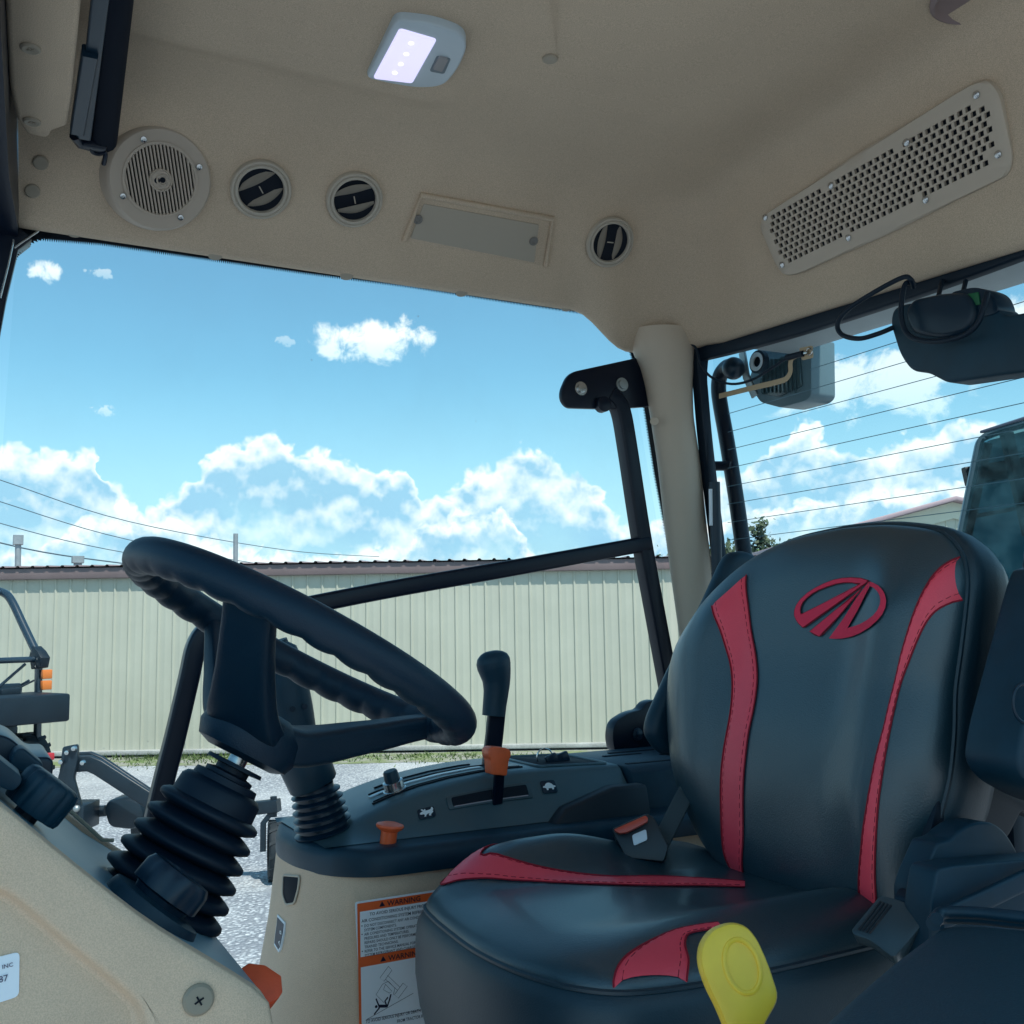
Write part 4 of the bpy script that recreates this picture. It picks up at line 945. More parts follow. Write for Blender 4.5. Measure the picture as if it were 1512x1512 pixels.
# ------------------------------------------------------------------ seat
seat = thing('operator_seat', 'black leatherette operator seat with red stripes and a red oval emblem', 'seat', cab(.85, 1.12, -.98))
class Pad:
    """upholstered pad: closed outline on a plane, domed face, piping, side wall"""
    def __init__(s, p0, ex, ey, outline, crown, edge, extra=None, N=128, cen=None):
        s.p0, s.ex, s.ey, s.n = p0, ex, ey, ex.cross(ey).normalized()
        P = catmull([Vector((x, y, 0)) for x, y in outline], 8, closed=True)
        c = Vector((sum(p.x for p in P) / len(P), sum(p.y for p in P) / len(P), 0)) if cen is None else Vector((*cen, 0))
        s.c = c; A = sorted((atan2(p.y - c.y, p.x - c.x), (p - c).length) for p in P)
        s.A = A; s.N = N; s.crown, s.edge, s.extra = crown, edge, extra
    def R(s, th):
        A = s.A; lo, hi = 0, len(A)
        while lo < hi:
            mid = (lo + hi) // 2
            if A[mid][0] < th: lo = mid + 1
            else: hi = mid
        a, b = A[lo - 1], A[lo % len(A)]; a0, b0 = a[0], b[0]
        if lo == 0: a0 -= 2 * pi
        if lo == len(A): b0 += 2 * pi
        return a[1] + (b[1] - a[1]) * ((th - a0) / max(b0 - a0, 1e-9))
    def h(s, x, y):
        dx, dy = x - s.c.x, y - s.c.y; r = hypot(dx, dy); R = s.R(atan2(dy, dx)); q = min(r / R, 1.)
        d = (1 - q) * R
        e = 1 - min(d / s.edge, 1.)
        v = s.crown * sqrt(max(1 - e * e, 0)) 
        if s.extra: v += s.extra(x, y) * min(d / (s.edge * 1.1), 1.) ** .7
        return v
    def P(s, x, y, lift=0.): return s.p0 + s.ex * x + s.ey * y + s.n * (s.h(x, y) + lift)
    def hit(s, px, py, lift=0.):
        def f(v):
            q = onP(px, py, s.p0 + s.n * v, s.n) - s.p0; x, y = q.dot(s.ex), q.dot(s.ey); return v - s.h(x, y), x, y
        hi = .13; a = f(hi)
        while hi > -.02:
            lo = hi - .002; b = f(lo)
            if b[0] <= 0:
                for _ in range(20):
                    m = (lo + hi) / 2; c = f(m)
                    if c[0] > 0: hi = m
                    else: lo = m
                x, y = c[1], c[2]; dx, dy = x - s.c.x, y - s.c.y; R = s.R(atan2(dy, dx)) * .997; r = hypot(dx, dy)
                return (x, y) if r < R else (s.c.x + dx * R / r, s.c.y + dy * R / r)
            hi = lo
        return f(0.)[1:]
    def face(s):
        bm = BM(); th = [-pi + 2 * pi * k / s.N for k in range(s.N)]; R = [s.R(a) for a in th]; rings = []
        for q in (1., .996, .99, .982, .972, .96, .945, .92, .89, .855, .82, .78, .74, .69, .64, .58, .52, .45, .38, .31, .24, .17, .10, .05):
            rings.append([bm.verts.new(s.P(s.c.x + cos(a) * r * q, s.c.y + sin(a) * r * q)) for a, r in zip(th, R)])
        cv = bm.verts.new(s.P(s.c.x, s.c.y))
        for A, B in zip(rings, rings[1:]):
            for k in range(s.N): bm.faces.new((A[k], A[(k + 1) % s.N], B[(k + 1) % s.N], B[k]))
        for k in range(s.N): bm.faces.new((rings[-1][k], rings[-1][(k + 1) % s.N], cv))
        return bm
    def edgepts(s, q=1., lift=0., n=None):
        n = n or s.N; out = []
        for k in range(n):
            a = -pi + 2 * pi * k / n; r = s.R(a) * q; out.append(s.p0 + s.ex * (s.c.x + cos(a) * r) + s.ey * (s.c.y + sin(a) * r) + s.n * lift)
        return out
    def side(s, T, bulge=.012, shrink=.9):
        bm = BM(); rings = []
        for f, q in ((0, 0), (.03, .35), (.10, .8), (.25, 1.), (.5, 1.), (.75, .6), (.92, 0), (1., -1.)):
            ring = []
            for k in range(s.N):
                a = -pi + 2 * pi * k / s.N; r = s.R(a) + bulge * q - (.02 if f == 1. else 0)
                ring.append(bm.verts.new(s.p0 + s.ex * (s.c.x + cos(a) * r) + s.ey * (s.c.y + sin(a) * r) - s.n * (T * f)))
            rings.append(ring)
        for A, B in zip(rings, rings[1:]):
            for k in range(s.N): bm.faces.new((A[k], A[(k + 1) % s.N], B[(k + 1) % s.N], B[k]))
        bm.faces.new(rings[-1]); return bm
    def strip(s, L, Rr, n=60, m=8, lift=.0028):
        """panel lying on the face between two pixel-traced seams"""
        a = catmull([Vector((*s.hit(*q), 0)) for q in L], 8); b = catmull([Vector((*s.hit(*q), 0)) for q in Rr], 8)
        def res(c):
            d = [0]
            for i in range(1, len(c)): d.append(d[-1] + (c[i] - c[i - 1]).length)
            out = []; j = 0
            for k in range(n + 1):
                tt = d[-1] * k / n
                while j < len(d) - 2 and d[j + 1] < tt: j += 1
                out.append(c[j].lerp(c[j + 1], (tt - d[j]) / max(d[j + 1] - d[j], 1e-9)))
            return out
        a, b = res(a), res(b); rows = []
        for p, q in zip(a, b):
            rows.append([s.P(*(p.lerp(q, j / m)).xy, lift * (0.2 if j in (0, m) else 1)) for j in range(m + 1)])
        bm = BM(); grid(bm, rows); return bm, a, b
    def line(s, pts2, lift, r, up=None):
        bm = BM(); sweep(bm, [s.P(p.x, p.y, lift) for p in pts2], r, 6); return bm
    def stitches(s, pts2, lift, r, L=.006, gap=.004):
        bm = BM(); d = 0; on = True
        P3 = [s.P(p.x, p.y, lift) for p in pts2]; acc = []
        for p, q in zip(P3, P3[1:]):
            n = max(1, int((q - p).length / .002))
            for k in range(n): acc.append(p.lerp(q, k / n))
        step = 5; i = 0
        while i + 3 < len(acc):
            sweep(bm, [acc[i], acc[i + 3]], r, 4, up=s.n); i += step
        return bm

# backrest
b0 = cab(.985, 1.10, -.37); bup = (cvec(.115, 0, .50)).normalized(); bex = -WV
bn = bex.cross(bup); 
bex2 = bex if bn.dot(U) < 0 else -bex
def bl2(px, py): q = onP(px, py, b0, bex2.cross(bup)) - b0; return (q.dot(bex2), q.dot(bup))
back_px = [(1001, 1010), (1000, 1080), (1010, 1160), (1035, 1230), (1070, 1282), (1120, 1312), (1200, 1342), (1280, 1366), (1330, 1372), (1356, 1330), (1372, 1270), (1388, 1210), (1403, 1150), (1410, 1085), (1412, 1020), (1420, 960), (1427, 900), (1430, 858),
           (1425, 826), (1412, 804), (1390, 786), (1350, 778), (1300, 776), (1235, 783), (1170, 799), (1112, 830), (1062, 878), (1030, 925), (1010, 965)]
outl = [bl2(*q) for q in back_px]
def bolst(x, y):
    # side bolsters stand proud, hollow in the middle
    k = sm(abs(x), .09, .19); return .026 * k * sm(y, .02, .16) * (1 - .55 * sm(y, .36, .5)) + .010 * sm(y, .05, .16) * (1 - sm(y, .2, .34)) * (1 - k)
back = Pad(b0, bex2, bup, outl, .042, .085, bolst)
backo = obj('backrest', back.face(), LEATHER, seat, sharp=180)
obj('side_panel', back.side(.085, .010), LEATHS, backo, sharp=60)
bm = BM(); sweep(bm, back.edgepts(1.0, .0015), .0032, 6, closed=True, up=back.n); obj('piping', bm, LEATHS, backo)
bm = BM(); E1 = back.edgepts(1.004, -.010, 200)
for i in range(0, 200): sweep(bm, [E1[i].lerp(E1[(i + 1) % 200], .1), E1[i].lerp(E1[(i + 1) % 200], .7)], .0011, 4, up=back.n)
o = obj('edge_stitching', bm, mat('grey_thread', (.05, .08, .09), .6, .3), backo); o['kind'] = 'stuff'
def stripe(pad, L, Rr, parent, name='red_stripe'):
    bm, a, b = pad.strip(L, Rr); o = obj(name, bm, REDL, parent, sharp=180)
    bm = pad.line(a, .0016, .0011); append(bm, pad.line(b, .0016, .0011)); 
    mid = [p.lerp(q, .12) for p, q in zip(a, b)]; mid2 = [p.lerp(q, .88) for p, q in zip(a, b)]
    append(bm, pad.stitches(mid, .0028, .0005)); append(bm, pad.stitches(mid2, .0028, .0005))
    s_ = obj('seam_stitching', bm, REDT, o); s_['kind'] = 'stuff'
stripe(back, [(1052, 895), (1062, 925), (1072, 955), (1080, 985), (1082, 1020), (1078, 1060), (1069, 1110), (1065, 1160), (1066, 1220), (1070, 1260), (1080, 1284)],
       [(1103, 849), (1105, 890), (1110, 930), (1117, 970), (1119, 1005), (1114, 1045), (1105, 1090), (1100, 1135), (1098, 1190), (1098, 1245), (1099, 1293)], backo)
stripe(back, [(1427, 821), (1405, 828), (1382, 846), (1364, 874), (1347, 915), (1331, 970), (1318, 1025), (1306, 1075), (1292, 1130), (1281, 1190), (1273, 1250), (1269, 1300), (1271, 1330), (1279, 1348)],
       [(1429, 887), (1404, 891), (1380, 905), (1363, 930), (1346, 970), (1331, 1010), (1321, 1050), (1312, 1095), (1303, 1150), (1297, 1200), (1294, 1250), (1293, 1290), (1294, 1315), (1297, 1345)], backo)
# embroidered oval emblem
def emb_px(u, v): return (1160 + u * 170 / 1512, 830 + v * 130 / 1156)
def emb(pts): return [Vector((*back.hit(*emb_px(*q)), 0)) for q in pts]
SH1o = [(1100, 248), (1000, 215), (870, 208), (760, 215), (640, 240), (510, 290), (400, 345), (300, 410), (215, 485), (160, 560), (130, 640), (128, 700), (150, 760), (190, 815), (240, 862)]
SH1i = [(965, 290), (880, 272), (780, 272), (680, 288), (560, 325), (450, 368), (370, 412), (290, 475), (240, 530), (212, 590), (205, 640), (215, 690)]
def poly_on(bm, P, lift):
    """fill a small 2-D polygon and lay it on the pad"""
    t_ = BM(); t_.faces.new([t_.verts.new(p) for p in P]); bmesh.ops.triangulate(t_, faces=t_.faces[:])
    bmesh.ops.subdivide_edges(t_, edges=[e for e in t_.edges if e.calc_length() > .012], cuts=2, use_grid_fill=False); bmesh.ops.triangulate(t_, faces=t_.faces[:])
    for v in t_.verts: v.co = back.P(v.co.x, v.co.y, lift)
    append(bm, t_)
shapes = [SH1o + [(265, 855), (480, 700), (760, 500), (1000, 330), (1108, 250)][0:4] + [(1095, 252)],]
ring1 = SH1o + [(275, 850), (520, 675), (800, 470), (1020, 318), (1090, 262)]
hole1 = SH1i + [(225, 688), (300, 650), (480, 560), (700, 450), (860, 365), (1000, 290)]
# left blade with its arc: outer outline minus inner hole, drawn as two pieces
left_piece = [(1100, 248), (1000, 215), (870, 208), (760, 215), (640, 240), (510, 290), (400, 345), (300, 410), (215, 485), (160, 560), (130, 640), (128, 700), (150, 760), (190, 815), (240, 862),
              (275, 850), (232, 688), (215, 690), (205, 640), (212, 590), (240, 530), (290, 475), (370, 412), (450, 368), (560, 325), (680, 288), (780, 272), (880, 272), (1000, 285)]
blade1 = [(232, 688), (480, 565), (720, 440), (980, 290), (1095, 255), (1020, 318), (800, 470), (520, 675), (275, 850)]
blade2 = [(330, 915), (700, 610), (960, 395), (1015, 350), (940, 440), (740, 680), (560, 890), (500, 950), (455, 978), (395, 960)]
blade3 = [(585, 1005), (780, 740), (930, 500), (1108, 270), (1118, 330), (1060, 440), (960, 640), (855, 850), (830, 868), (720, 940)]
right_piece = [(1120, 258), (1180, 282), (1240, 318), (1290, 370), (1325, 440), (1338, 520), (1325, 610), (1280, 700), (1210, 780), (1120, 860), (1000, 935), (880, 985), (760, 1008), (670, 1012), (585, 1005), (720, 940), (830, 868),
               (900, 850), (990, 820), (1080, 770), (1160, 710), (1220, 640), (1255, 560), (1262, 500), (1250, 440), (1225, 390), (1170, 340), (1118, 318)]
bm = BM()
def strip2(bm, A, B, n=30):
    def rs(c):
        c = [Vector((*p, 0)) for p in c]; d = [0]
        for a, b in zip(c, c[1:]): d.append(d[-1] + (b - a).length)
        out = []; j = 0
        for k in range(n + 1):
            tt = d[-1] * k / n
            while j < len(d) - 2 and d[j + 1] < tt: j += 1
            out.append(tuple(c[j].lerp(c[j + 1], (tt - d[j]) / max(d[j + 1] - d[j], 1e-9)).xy))
        return out
    ra, rb = emb(rs(A)), emb(rs(B)); grid(bm, [[back.P(p.x, p.y, .0024) for p in r] for r in (ra, [(p + q) / 2 for p, q in zip(ra, rb)], rb)])
strip2(bm, SH1o, [(1000, 285)] + SH1i[1:] + [(228, 690)])
strip2(bm, [(1100, 250), (240, 862)], [(1000, 285), (228, 690)]); strip2(bm, [(1015, 350), (960, 395), (330, 915)], [(940, 440), (740, 680), (455, 978)])
strip2(bm, [(1108, 262), (930, 500), (780, 740), (585, 1005)], [(1118, 330), (1060, 440), (960, 640), (830, 868)]); strip2(bm, right_piece[:15], [(1118, 318), (1170, 340), (1225, 390), (1250, 440), (1262, 500), (1255, 560), (1220, 640), (1160, 710), (1080, 770), (990, 820), (900, 850), (830, 868)])
em = obj('emblem', bm, REDE, backo, sharp=180)
bm = BM()
for sh in (ring1, hole1, blade2):
    pts = emb(sh); P3 = [back.P(p.x, p.y, .0020) for p in pts]; sweep(bm, P3, .0007, 4, closed=True, up=back.n)
obj('emblem_edge', bm, REDT, em)

# cushion
cz = -.37
c0 = cab(.76, 1.13, cz); cx_, cy_ = U, WV
cush_pts = [(.545, 1.30), (.535, 1.25), (.528, 1.18), (.524, 1.10), (.532, 1.02), (.552, .955), (.585, .914), (.632, .902), (.70, .918), (.77, .942), (.85, .958), (.92, .965), (.965, .98), (.99, 1.03), (1.0, 1.10), (.995, 1.20), (.965, 1.27), (.91, 1.325), (.85, 1.358), (.78, 1.378), (.70, 1.382), (.64, 1.370), (.592, 1.348), (.562, 1.325)]
c0 = cab(.76, 1.13, cz); cx_, cy_ = U, WV
cush_pts = [(.545, 1.30), (.535, 1.25), (.528, 1.18), (.524, 1.10), (.532, 1.02), (.552, .955), (.585, .912), (.632, .893), (.70, .886), (.78, .886), (.86, .895), (.925, .915), (.965, .95), (.99, 1.0), (1.0, 1.10), (.995, 1.20), (.965, 1.27), (.91, 1.325), (.85, 1.358), (.78, 1.378), (.70, 1.382), (.64, 1.370), (.592, 1.348), (.562, 1.325)]
c0 = cab(.76, 1.13, cz); cx_, cy_ = U, WV
cush_pts = [(.545, 1.30), (.535, 1.25), (.528, 1.18), (.524, 1.10), (.532, 1.02), (.552, .955), (.585, .912), (.632, .893), (.70, .885), (.78, .882), (.86, .884), (.94, .888), (1.00, .90), (1.03, .95), (1.04, 1.05), (1.04, 1.2), (1.03, 1.31), (1.0, 1.36), (.94, 1.375), (.86, 1.38), (.78, 1.38), (.70, 1.375), (.64, 1.365), (.592, 1.345), (.565, 1.325)]
def cbol(x, y):
    k = sm(abs(y), .08, .20)
    f = sm(x, -.25, -.12) * (1 - .85 * sm(x, -.02, .15)) * 1.15 if y > 0 else .32 * sm(x, -.16, .06)
    return .046 * k * f + .006 * k - .010 * (1 - k) * sm(x, -.1, .1)
cush = Pad(c0, cx_, cy_, [(a - .76, b - 1.13) for a, b in cush_pts], .034, .09, cbol)
cusho = obj('seat_cushion', cush.face(), LEATHER, seat, sharp=180)
obj('side_panel', cush.side(.16, .014), LEATHS, cusho, sharp=60)
bm = BM(); sweep(bm, cush.edgepts(1.0, .0015), .0032, 6, closed=True, up=cush.n); obj('piping', bm, LEATHS, cusho)
bm = BM(); E1 = cush.edgepts(1.012, -.013, 220)
for i in range(220): sweep(bm, [E1[i].lerp(E1[(i + 1) % 220], .1), E1[i].lerp(E1[(i + 1) % 220], .7)], .0012, 4, up=cush.n)
o = obj('edge_stitching', bm, mat('grey_thread', (.05, .08, .09), .6, .3), cusho); o['kind'] = 'stuff'
stripe(cush, [(680, 1272), (694, 1262), (711, 1258), (730, 1261), (749, 1267), (798, 1281), (848, 1290), (898, 1295), (964, 1295), (1030, 1298), (1100, 1303)],
       [(633, 1322), (641, 1313), (650, 1307), (683, 1300), (732, 1299), (798, 1303), (865, 1306), (931, 1308), (980, 1309), (1030, 1309), (1100, 1311)], cusho)
stripe(cush, [(902, 1492), (906, 1450), (914, 1426), (931, 1408), (964, 1389), (997, 1375), (1030, 1368), (1060, 1364)],
       [(1020, 1465), (1017, 1420), (1012, 1398), (1014, 1384), (1022, 1379), (1036, 1376), (1050, 1374), (1066, 1372)], cusho)
bm = BM(); box(bm, cab(.80, 1.13, -.66), U * .20, WV * .19, Z * .13, .03); box(bm, cab(.80, 1.13, -.89), U * .24, WV * .20, Z * .10, .02); box(bm, cab(1.12, 1.12, -.40), U * .03, WV * .16, Z * .16, .02); obj('suspension_base', bm, RUBBER, seat)
bm = BM(); prism(bm, roundpoly([p - back.n * .085 for p in back.edgepts(.93, 0, 24)], .01), -back.n * .05, .02); obj('back_shell', bm, BLACKS, seat)
# raised armrests
bm = BM(); prism(bm, roundpoly([onB(x, y, 1.375) for x, y in ((962, 1085), (966, 1060), (1000, 985), (1048, 890), (1074, 832), (1084, 815), (1110, 812), (1134, 832), (1110, 900), (1060, 1020), (1030, 1110), (985, 1120))], [.03, .03, .02, .02, .01, .012, .02, .02, .02, .02, .03, .03]), WV * .035, .014, 3); obj('armrest', bm, BLACKP, seat, label='raised armrest on the window side')
bm = BM(); prism(bm, roundpoly([onB(x, y, .80) for x, y in ((1419, 1122), (1427, 1070), (1450, 985), (1476, 890), (1484, 862), (1492, 842), (1506, 838), (1512, 790), (1540, 690), (1640, 690), (1660, 1130), (1560, 1195), (1490, 1178), (1440, 1150))], [.02, .03, .02, .01, .005, .004, .004, .01, .02, .02, .03, .04, .03, .03]), -WV * .07, .016, 3)
al = obj('armrest', bm, BLACKP, seat, label='raised armrest on the near side')
bm = BM(); c = onB(1512, 1038, .73); sweep(bm, [c + U * .018 * cos(q) + Z * .020 * sin(q) for q in [2 * pi * k / 28 for k in range(28)]], .0018, 6, closed=True, up=WV); obj('pivot_ring', bm, BLACKS, al)
bm = BM(); prism(bm, roundpoly([onB(x, y, .86) for x, y in ((1395, 1130), (1440, 1150), (1520, 1175), (1600, 1150), (1600, 1230), (1510, 1195), (1492, 1232), (1470, 1260), (1380, 1300), (1372, 1240))], .01), WV * .05, .01); obj('armrest_bracket', bm, RUBBER, seat)

# ------------------------------------------------------------------ seat belt
def facing(pts, d, thick, bevel, tilt=0., rad=None, yaw=0.):
    """solid from a traced outline standing at depth d, seen face on; optionally yawed / tilted"""
    cx = sum(p[0] for p in pts) / len(pts); cyy = sum(p[1] for p in pts) / len(pts)
    c = at(cx, cyy, d); n = (CAM - c).normalized(); n = Matrix.Rotation(yaw, 3, 'Z') @ n; n = (n + Z * tilt).normalized()
    P = [onP(x, y, c, n) for x, y in pts]
    if rad: P = roundpoly(P, rad)
    bm = BM(); prism(bm, P, -n * thick, bevel); return bm, c, n
BK = mat('buckle_plastic', (.012, .018, .026), .4, .5, bump=.1, bscale=900)
bd = 1.52
sb = thing('seat_belt_buckle', 'black seat belt buckle with red release button on the window side of the seat', 'seat belt buckle', at(940, 1262, bd))
bm, c, n = facing([(903, 1224), (955, 1201), (966, 1207), (987, 1250), (980, 1272), (924, 1266)], bd, .045, .003, tilt=.2, rad=.004); obj('buckle_body', bm, BK, sb)
bm, c, n = facing([(906, 1225), (953, 1204), (957, 1208), (956, 1213), (925, 1229), (914, 1230)], bd - .006, .010, .002, tilt=.25, rad=.002); obj('release_button', bm, mat('red_button', (.62, .075, .04), .35, .5), sb)
bm, c, n = facing([(933, 1233), (954, 1224), (956, 1240), (936, 1249)], bd - .003, .002, .0005, tilt=.2, rad=.003); obj('sticker', bm, WHITE, sb)
bm = BM(); sweep(bm, [at(962, 1268, bd + .03), at(980, 1236, bd + .04), at(1006, 1184, bd + .06), at(1030, 1140, bd + .10)], (.003, .013), prof=rrect(1, 1, .3), up=U * -1 + WV * -.6); obj('stalk', bm, mat('belt_webbing', (.045, .065, .075), .6, .3, bump=.5, bscale=1200), sb)
bt = thing('seat_belt_tongue', 'dark seat belt tongue with ribbed grip and bright metal blade beside the cushion', 'seat belt tongue', at(1320, 1410, 1.10))
bm, c, n = facing([(1257, 1372), (1262, 1366), (1297, 1324), (1304, 1322), (1327, 1328), (1368, 1347), (1368, 1358), (1322, 1412), (1316, 1412), (1285, 1388), (1260, 1380)], 1.10, .022, .004, tilt=.5, yaw=-.2, rad=.006); tb = obj('tongue_body', bm, mat('tongue_plastic', (.035, .06, .075), .35, .5, bump=.1, bscale=900), bt)
for k in range(4):
    f = k * 5.2
    bm = BM(); sweep(bm, [onP(1268 + f, 1373 + f * .35, c + n * .0005, n), onP(1300 + f, 1331 + f * .35, c + n * .0005, n)], .0013, 6); obj('grip_rib', bm, BK, tb)
bm = BM(); p = at(1345, 1330, 1.12); sweep(bm, [at(1330, 1330, 1.13), at(1366, 1340, 1.11)], .0135, 18); obj('cross_pin', bm, BLACKS, bt)
bm, c2, n2 = facing([(1358, 1338), (1366, 1331), (1378, 1331), (1380, 1342), (1370, 1362), (1354, 1391), (1349, 1392), (1366, 1358)], 1.115, .003, .0008, tilt=.5, rad=.002); obj('tongue_blade', bm, CHROME, bt)

# ------------------------------------------------------------------ near side trim, low on the right
FZ = -.262
fd = thing('fender_trim', 'large black moulded fender cover with ridged edge at the lower right corner', 'fender trim', onZ(1400, 1500, -.7))
bm = BM(); prism(bm, roundpoly([onZ(x, y, FZ) for x, y in ((1150, 1558), (1225, 1487), (1300, 1423), (1345, 1390), (1384, 1362), (1440, 1361), (1600, 1376), (1900, 1500), (1700, 1800), (1150, 1750))], [.03, .08, .08, .05, .015, .02, .05, .05, .05, .05]), Z * -.34, .014, 3); obj('cover', bm, mat('fender_plastic', (.012, .048, .072), .48, .5, bump=.35, bscale=700, speck=.12, sscale=400, rvar=.12), fd)
for k, (za, r_) in enumerate(((FZ + .002, .006), (FZ + .007, .0055))):
    bm = BM(); dy = -7 * k
    sweep(bm, catmull([onZ(1378 + 5 * k, 1364 + dy, za), onZ(1388 + 4 * k, 1355 + dy, za), onZ(1440, 1355 + dy, za), onZ(1512, 1362 + dy, za), onZ(1640, 1374 + dy, za)], 5), r_, 10); obj('ridge', bm, BLACKP, fd)
hm = thing('belt_housing', 'domed black moulded belt housing between the seat back and the fender cover', 'trim cover', onB(1430, 1345, .80))
bm = BM(); prism(bm, roundpoly([onB(x, y, .80) for x, y in ((1356, 1318), (1360, 1300), (1384, 1245), (1404, 1240), (1412, 1231), (1428, 1219), (1448, 1213), (1468, 1215), (1485, 1228), (1500, 1252), (1512, 1280), (1520, 1420), (1360, 1420))], [.01, .01, .005, .005, .01, .015, .02, .02, .02, .01, .01, .01, .01]), WV * .035, .007, 3); obj('dome', bm, BLACKP, hm)
bm = BM(); prism(bm, roundpoly([onB(x, y, .755) for x, y in ((1384, 1283), (1412, 1278), (1600, 1262), (1600, 1440), (1372, 1440), (1376, 1330))], .008), WV * .035, .007, 3); obj('ledge', bm, BLACKP, hm)
bm = BM(); sweep(bm, [onB(1388, 1358, .735), onB(1450, 1330, .735), onB(1512, 1300, .735), onB(1580, 1262, .735)], (.010, .004), prof=rrect(1, 1, .4), up=Z); obj('rib', bm, BLACKP, hm)

# yellow hand lever
yl = thing('yellow_lever', 'yellow paddle shaped hand lever with round dimple in front of the seat cushion', 'lever', at(1130, 1600, .88))
bm, c, n = facing([(1033, 1420), (1036, 1392), (1052, 1370), (1080, 1360), (1104, 1366), (1120, 1385), (1136, 1420), (1154, 1474), (1132, 1512), (1118, 1545), (1082, 1540), (1062, 1490), (1044, 1455)], .84, .020, .006, yaw=.25, rad=.008); yk = obj('knob', bm, YELLOW, yl)
def yp(x, y, k=.0): return onP(x, y, c + n * k, n)
bm = BM(); E_ = []
for k in range(28):
    q = 2 * pi * k / 28; ox, oy = 25 * cos(q), 41 * sin(q); E_.append(yp(1096 + ox * cos(-.30) - oy * sin(-.30), 1427 + ox * sin(-.30) + oy * cos(-.30), -.0005))
sweep(bm, E_, .0022, 8, closed=True, up=n); obj('dimple_rim', bm, YELLOW, yk)
bm = BM(); sweep(bm, [yp(1100, 1530, -.01), yp(1135, 1640, -.03)], .007, 10); obj('stem', bm, BLACKM, yl)

# ------------------------------------------------------------------ steering wheel
WC = cab(.318, 1.10, -.018); TH = radians(30); WR = .192
e1 = (U * cos(TH) - Z * sin(TH)).normalized(); e2 = WV.copy(); wn = e1.cross(e2).normalized()
if wn.z < 0: wn = -wn
sw_ = thing('steering_wheel', 'black three spoke steering wheel with finger grips on its underside', 'steering wheel', WC - wn * .13)
bm = BM(); NPH, NPS = 256, 22; rings = []
for i in range(NPH):
    f = 2 * pi * i / NPH; rd = e1 * cos(f) + e2 * sin(f); ring = []
    sc = abs(sin(f * 17)) ** .7
    for j in range(NPS):
        q = 2 * pi * j / NPS; mask = max(0, cos(q - radians(232))) ** .8
        r = .0180 * (1 + .20 * mask * (sc - .7))
        ring.append(bm.verts.new(WC + rd * (WR + r * cos(q)) + wn * (r * 1.05 * sin(q))))
    rings.append(ring)
for i in range(NPH):
    A, B = rings[i], rings[(i + 1) % NPH]
    for j in range(NPS): bm.faces.new((A[j], B[j], B[(j + 1) % NPS], A[(j + 1) % NPS]))
rim = obj('rim', bm, RIMM, sw_, sharp=80)
def wl_(r, h, ang): return WC + (e1 * cos(ang) + e2 * sin(ang)) * r + wn * h
for ang, hw, th_ in ((radians(8), [.040, .038, .030, .024, .020, .0175, .0165, .015], .021), (radians(-124), [.042, .040, .034, .030, .0275, .0265, .0262, .025], .014), (radians(106), [.040, .038, .034, .030, .027, .025, .024, .022], .016)):
    path = [(.015, -.102), (.045, -.096), (.075, -.080), (.105, -.060), (.135, -.040), (.160, -.022), (.183, -.006), (.192, 0)]
    P = catmull([wl_(r, h, ang) for r, h in path], 4); HW = []
    for i in range(len(P)):
        k = i / 4; j = min(int(k), len(hw) - 2); HW.append((hw[j] + (hw[j + 1] - hw[j]) * (k - j), th_ * (1 - .45 * min(k / 7, 1))))
    tang = (e2 * cos(ang) - e1 * sin(ang))
    bm = BM(); sweep(bm, P, HW, prof=rrect(1, 1, .45, 4), up=tang); obj('spoke', bm, RIMM, sw_, sharp=70)
bm = BM(); lathe(bm, WC, wn, [(0, -.076), (.030, -.077), (.044, -.084), (.053, -.096), (.056, -.112), (.050, -.126), (.036, -.131), (.0, -.131)], 36); obj('hub', bm, RIMM, sw_)

# ------------------------------------------------------------------ dashboard with the column boot and its switches
DN0, DN1 = .88, 1.30
dash = thing('dashboard', 'sloping beige sided dashboard with dark top at the lower left', 'dashboard', cab(.05, 1.1, -1.0))
ds = (cab(.222, 1.1, -.296) - cab(.022, 1.1, -.125)).normalized(); dnn = ds.cross(WV).normalized()
if dnn.z < 0: dnn = -dnn
def prof_pts(b, lift=0.):
    return [cab(-.20, b, .045) + dnn * lift, cab(.022, b, -.125) + dnn * lift, cab(.125, b, -.2215) + dnn * lift, cab(.205, b, -.283) + dnn * lift * .7, cab(.229, b, -.305), cab(.234, b, -.335), cab(.225, b, -.42), cab(.20, b, -.75), cab(-.20, b, -.75)]
RB = DN0 + .0138
bm = BM()
out_ = catmull(prof_pts(RB)[1:7], 5); out_ = [prof_pts(RB)[0]] + out_ + prof_pts(RB)[7:]
prism(bm, out_, WV * .0085, .002, 2)
dp = obj('side_panel', bm, BEIGED, dash)
# raised border of the side panel, stepping down softly into the recessed field
def inset_line(k):
    Q = ((-160, 1228, -.55, .83), (-20, 1298, -.55, .83), (15, 1313, -.58, .81), (40, 1330, -.62, .78), (110, 1390, -.64, .77), (170, 1440, -.66, .75), (205, 1472, -.80, .60), (220, 1498, -.95, .30), (226, 1540, -1., .05), (228, 1640, -1., 0))
    return catmull([onB(x + nx * k, y + ny * k, DN0) for x, y, nx, ny in Q], 5)
def resamp(c, n):
    d = [0]
    for a, b in zip(c, c[1:]): d.append(d[-1] + (b - a).length)
    o_ = []; jj = 0
    for k in range(n + 1):
        tt = d[-1] * k / n
        while jj < len(d) - 2 and d[jj + 1] < tt: jj += 1
        o_.append(c[jj].lerp(c[jj + 1], (tt - d[jj]) / max(d[jj + 1] - d[jj], 1e-9)))
    return o_
LL = [inset_line(k) for k in (-4, 3, 8, 13, 18, 23, 30)]
OE = [prof_pts(DN0)[0]] + catmull(prof_pts(DN0)[1:7], 6) + [prof_pts(DN0)[7]]
OE = resamp(OE, len(LL[0]) - 1)
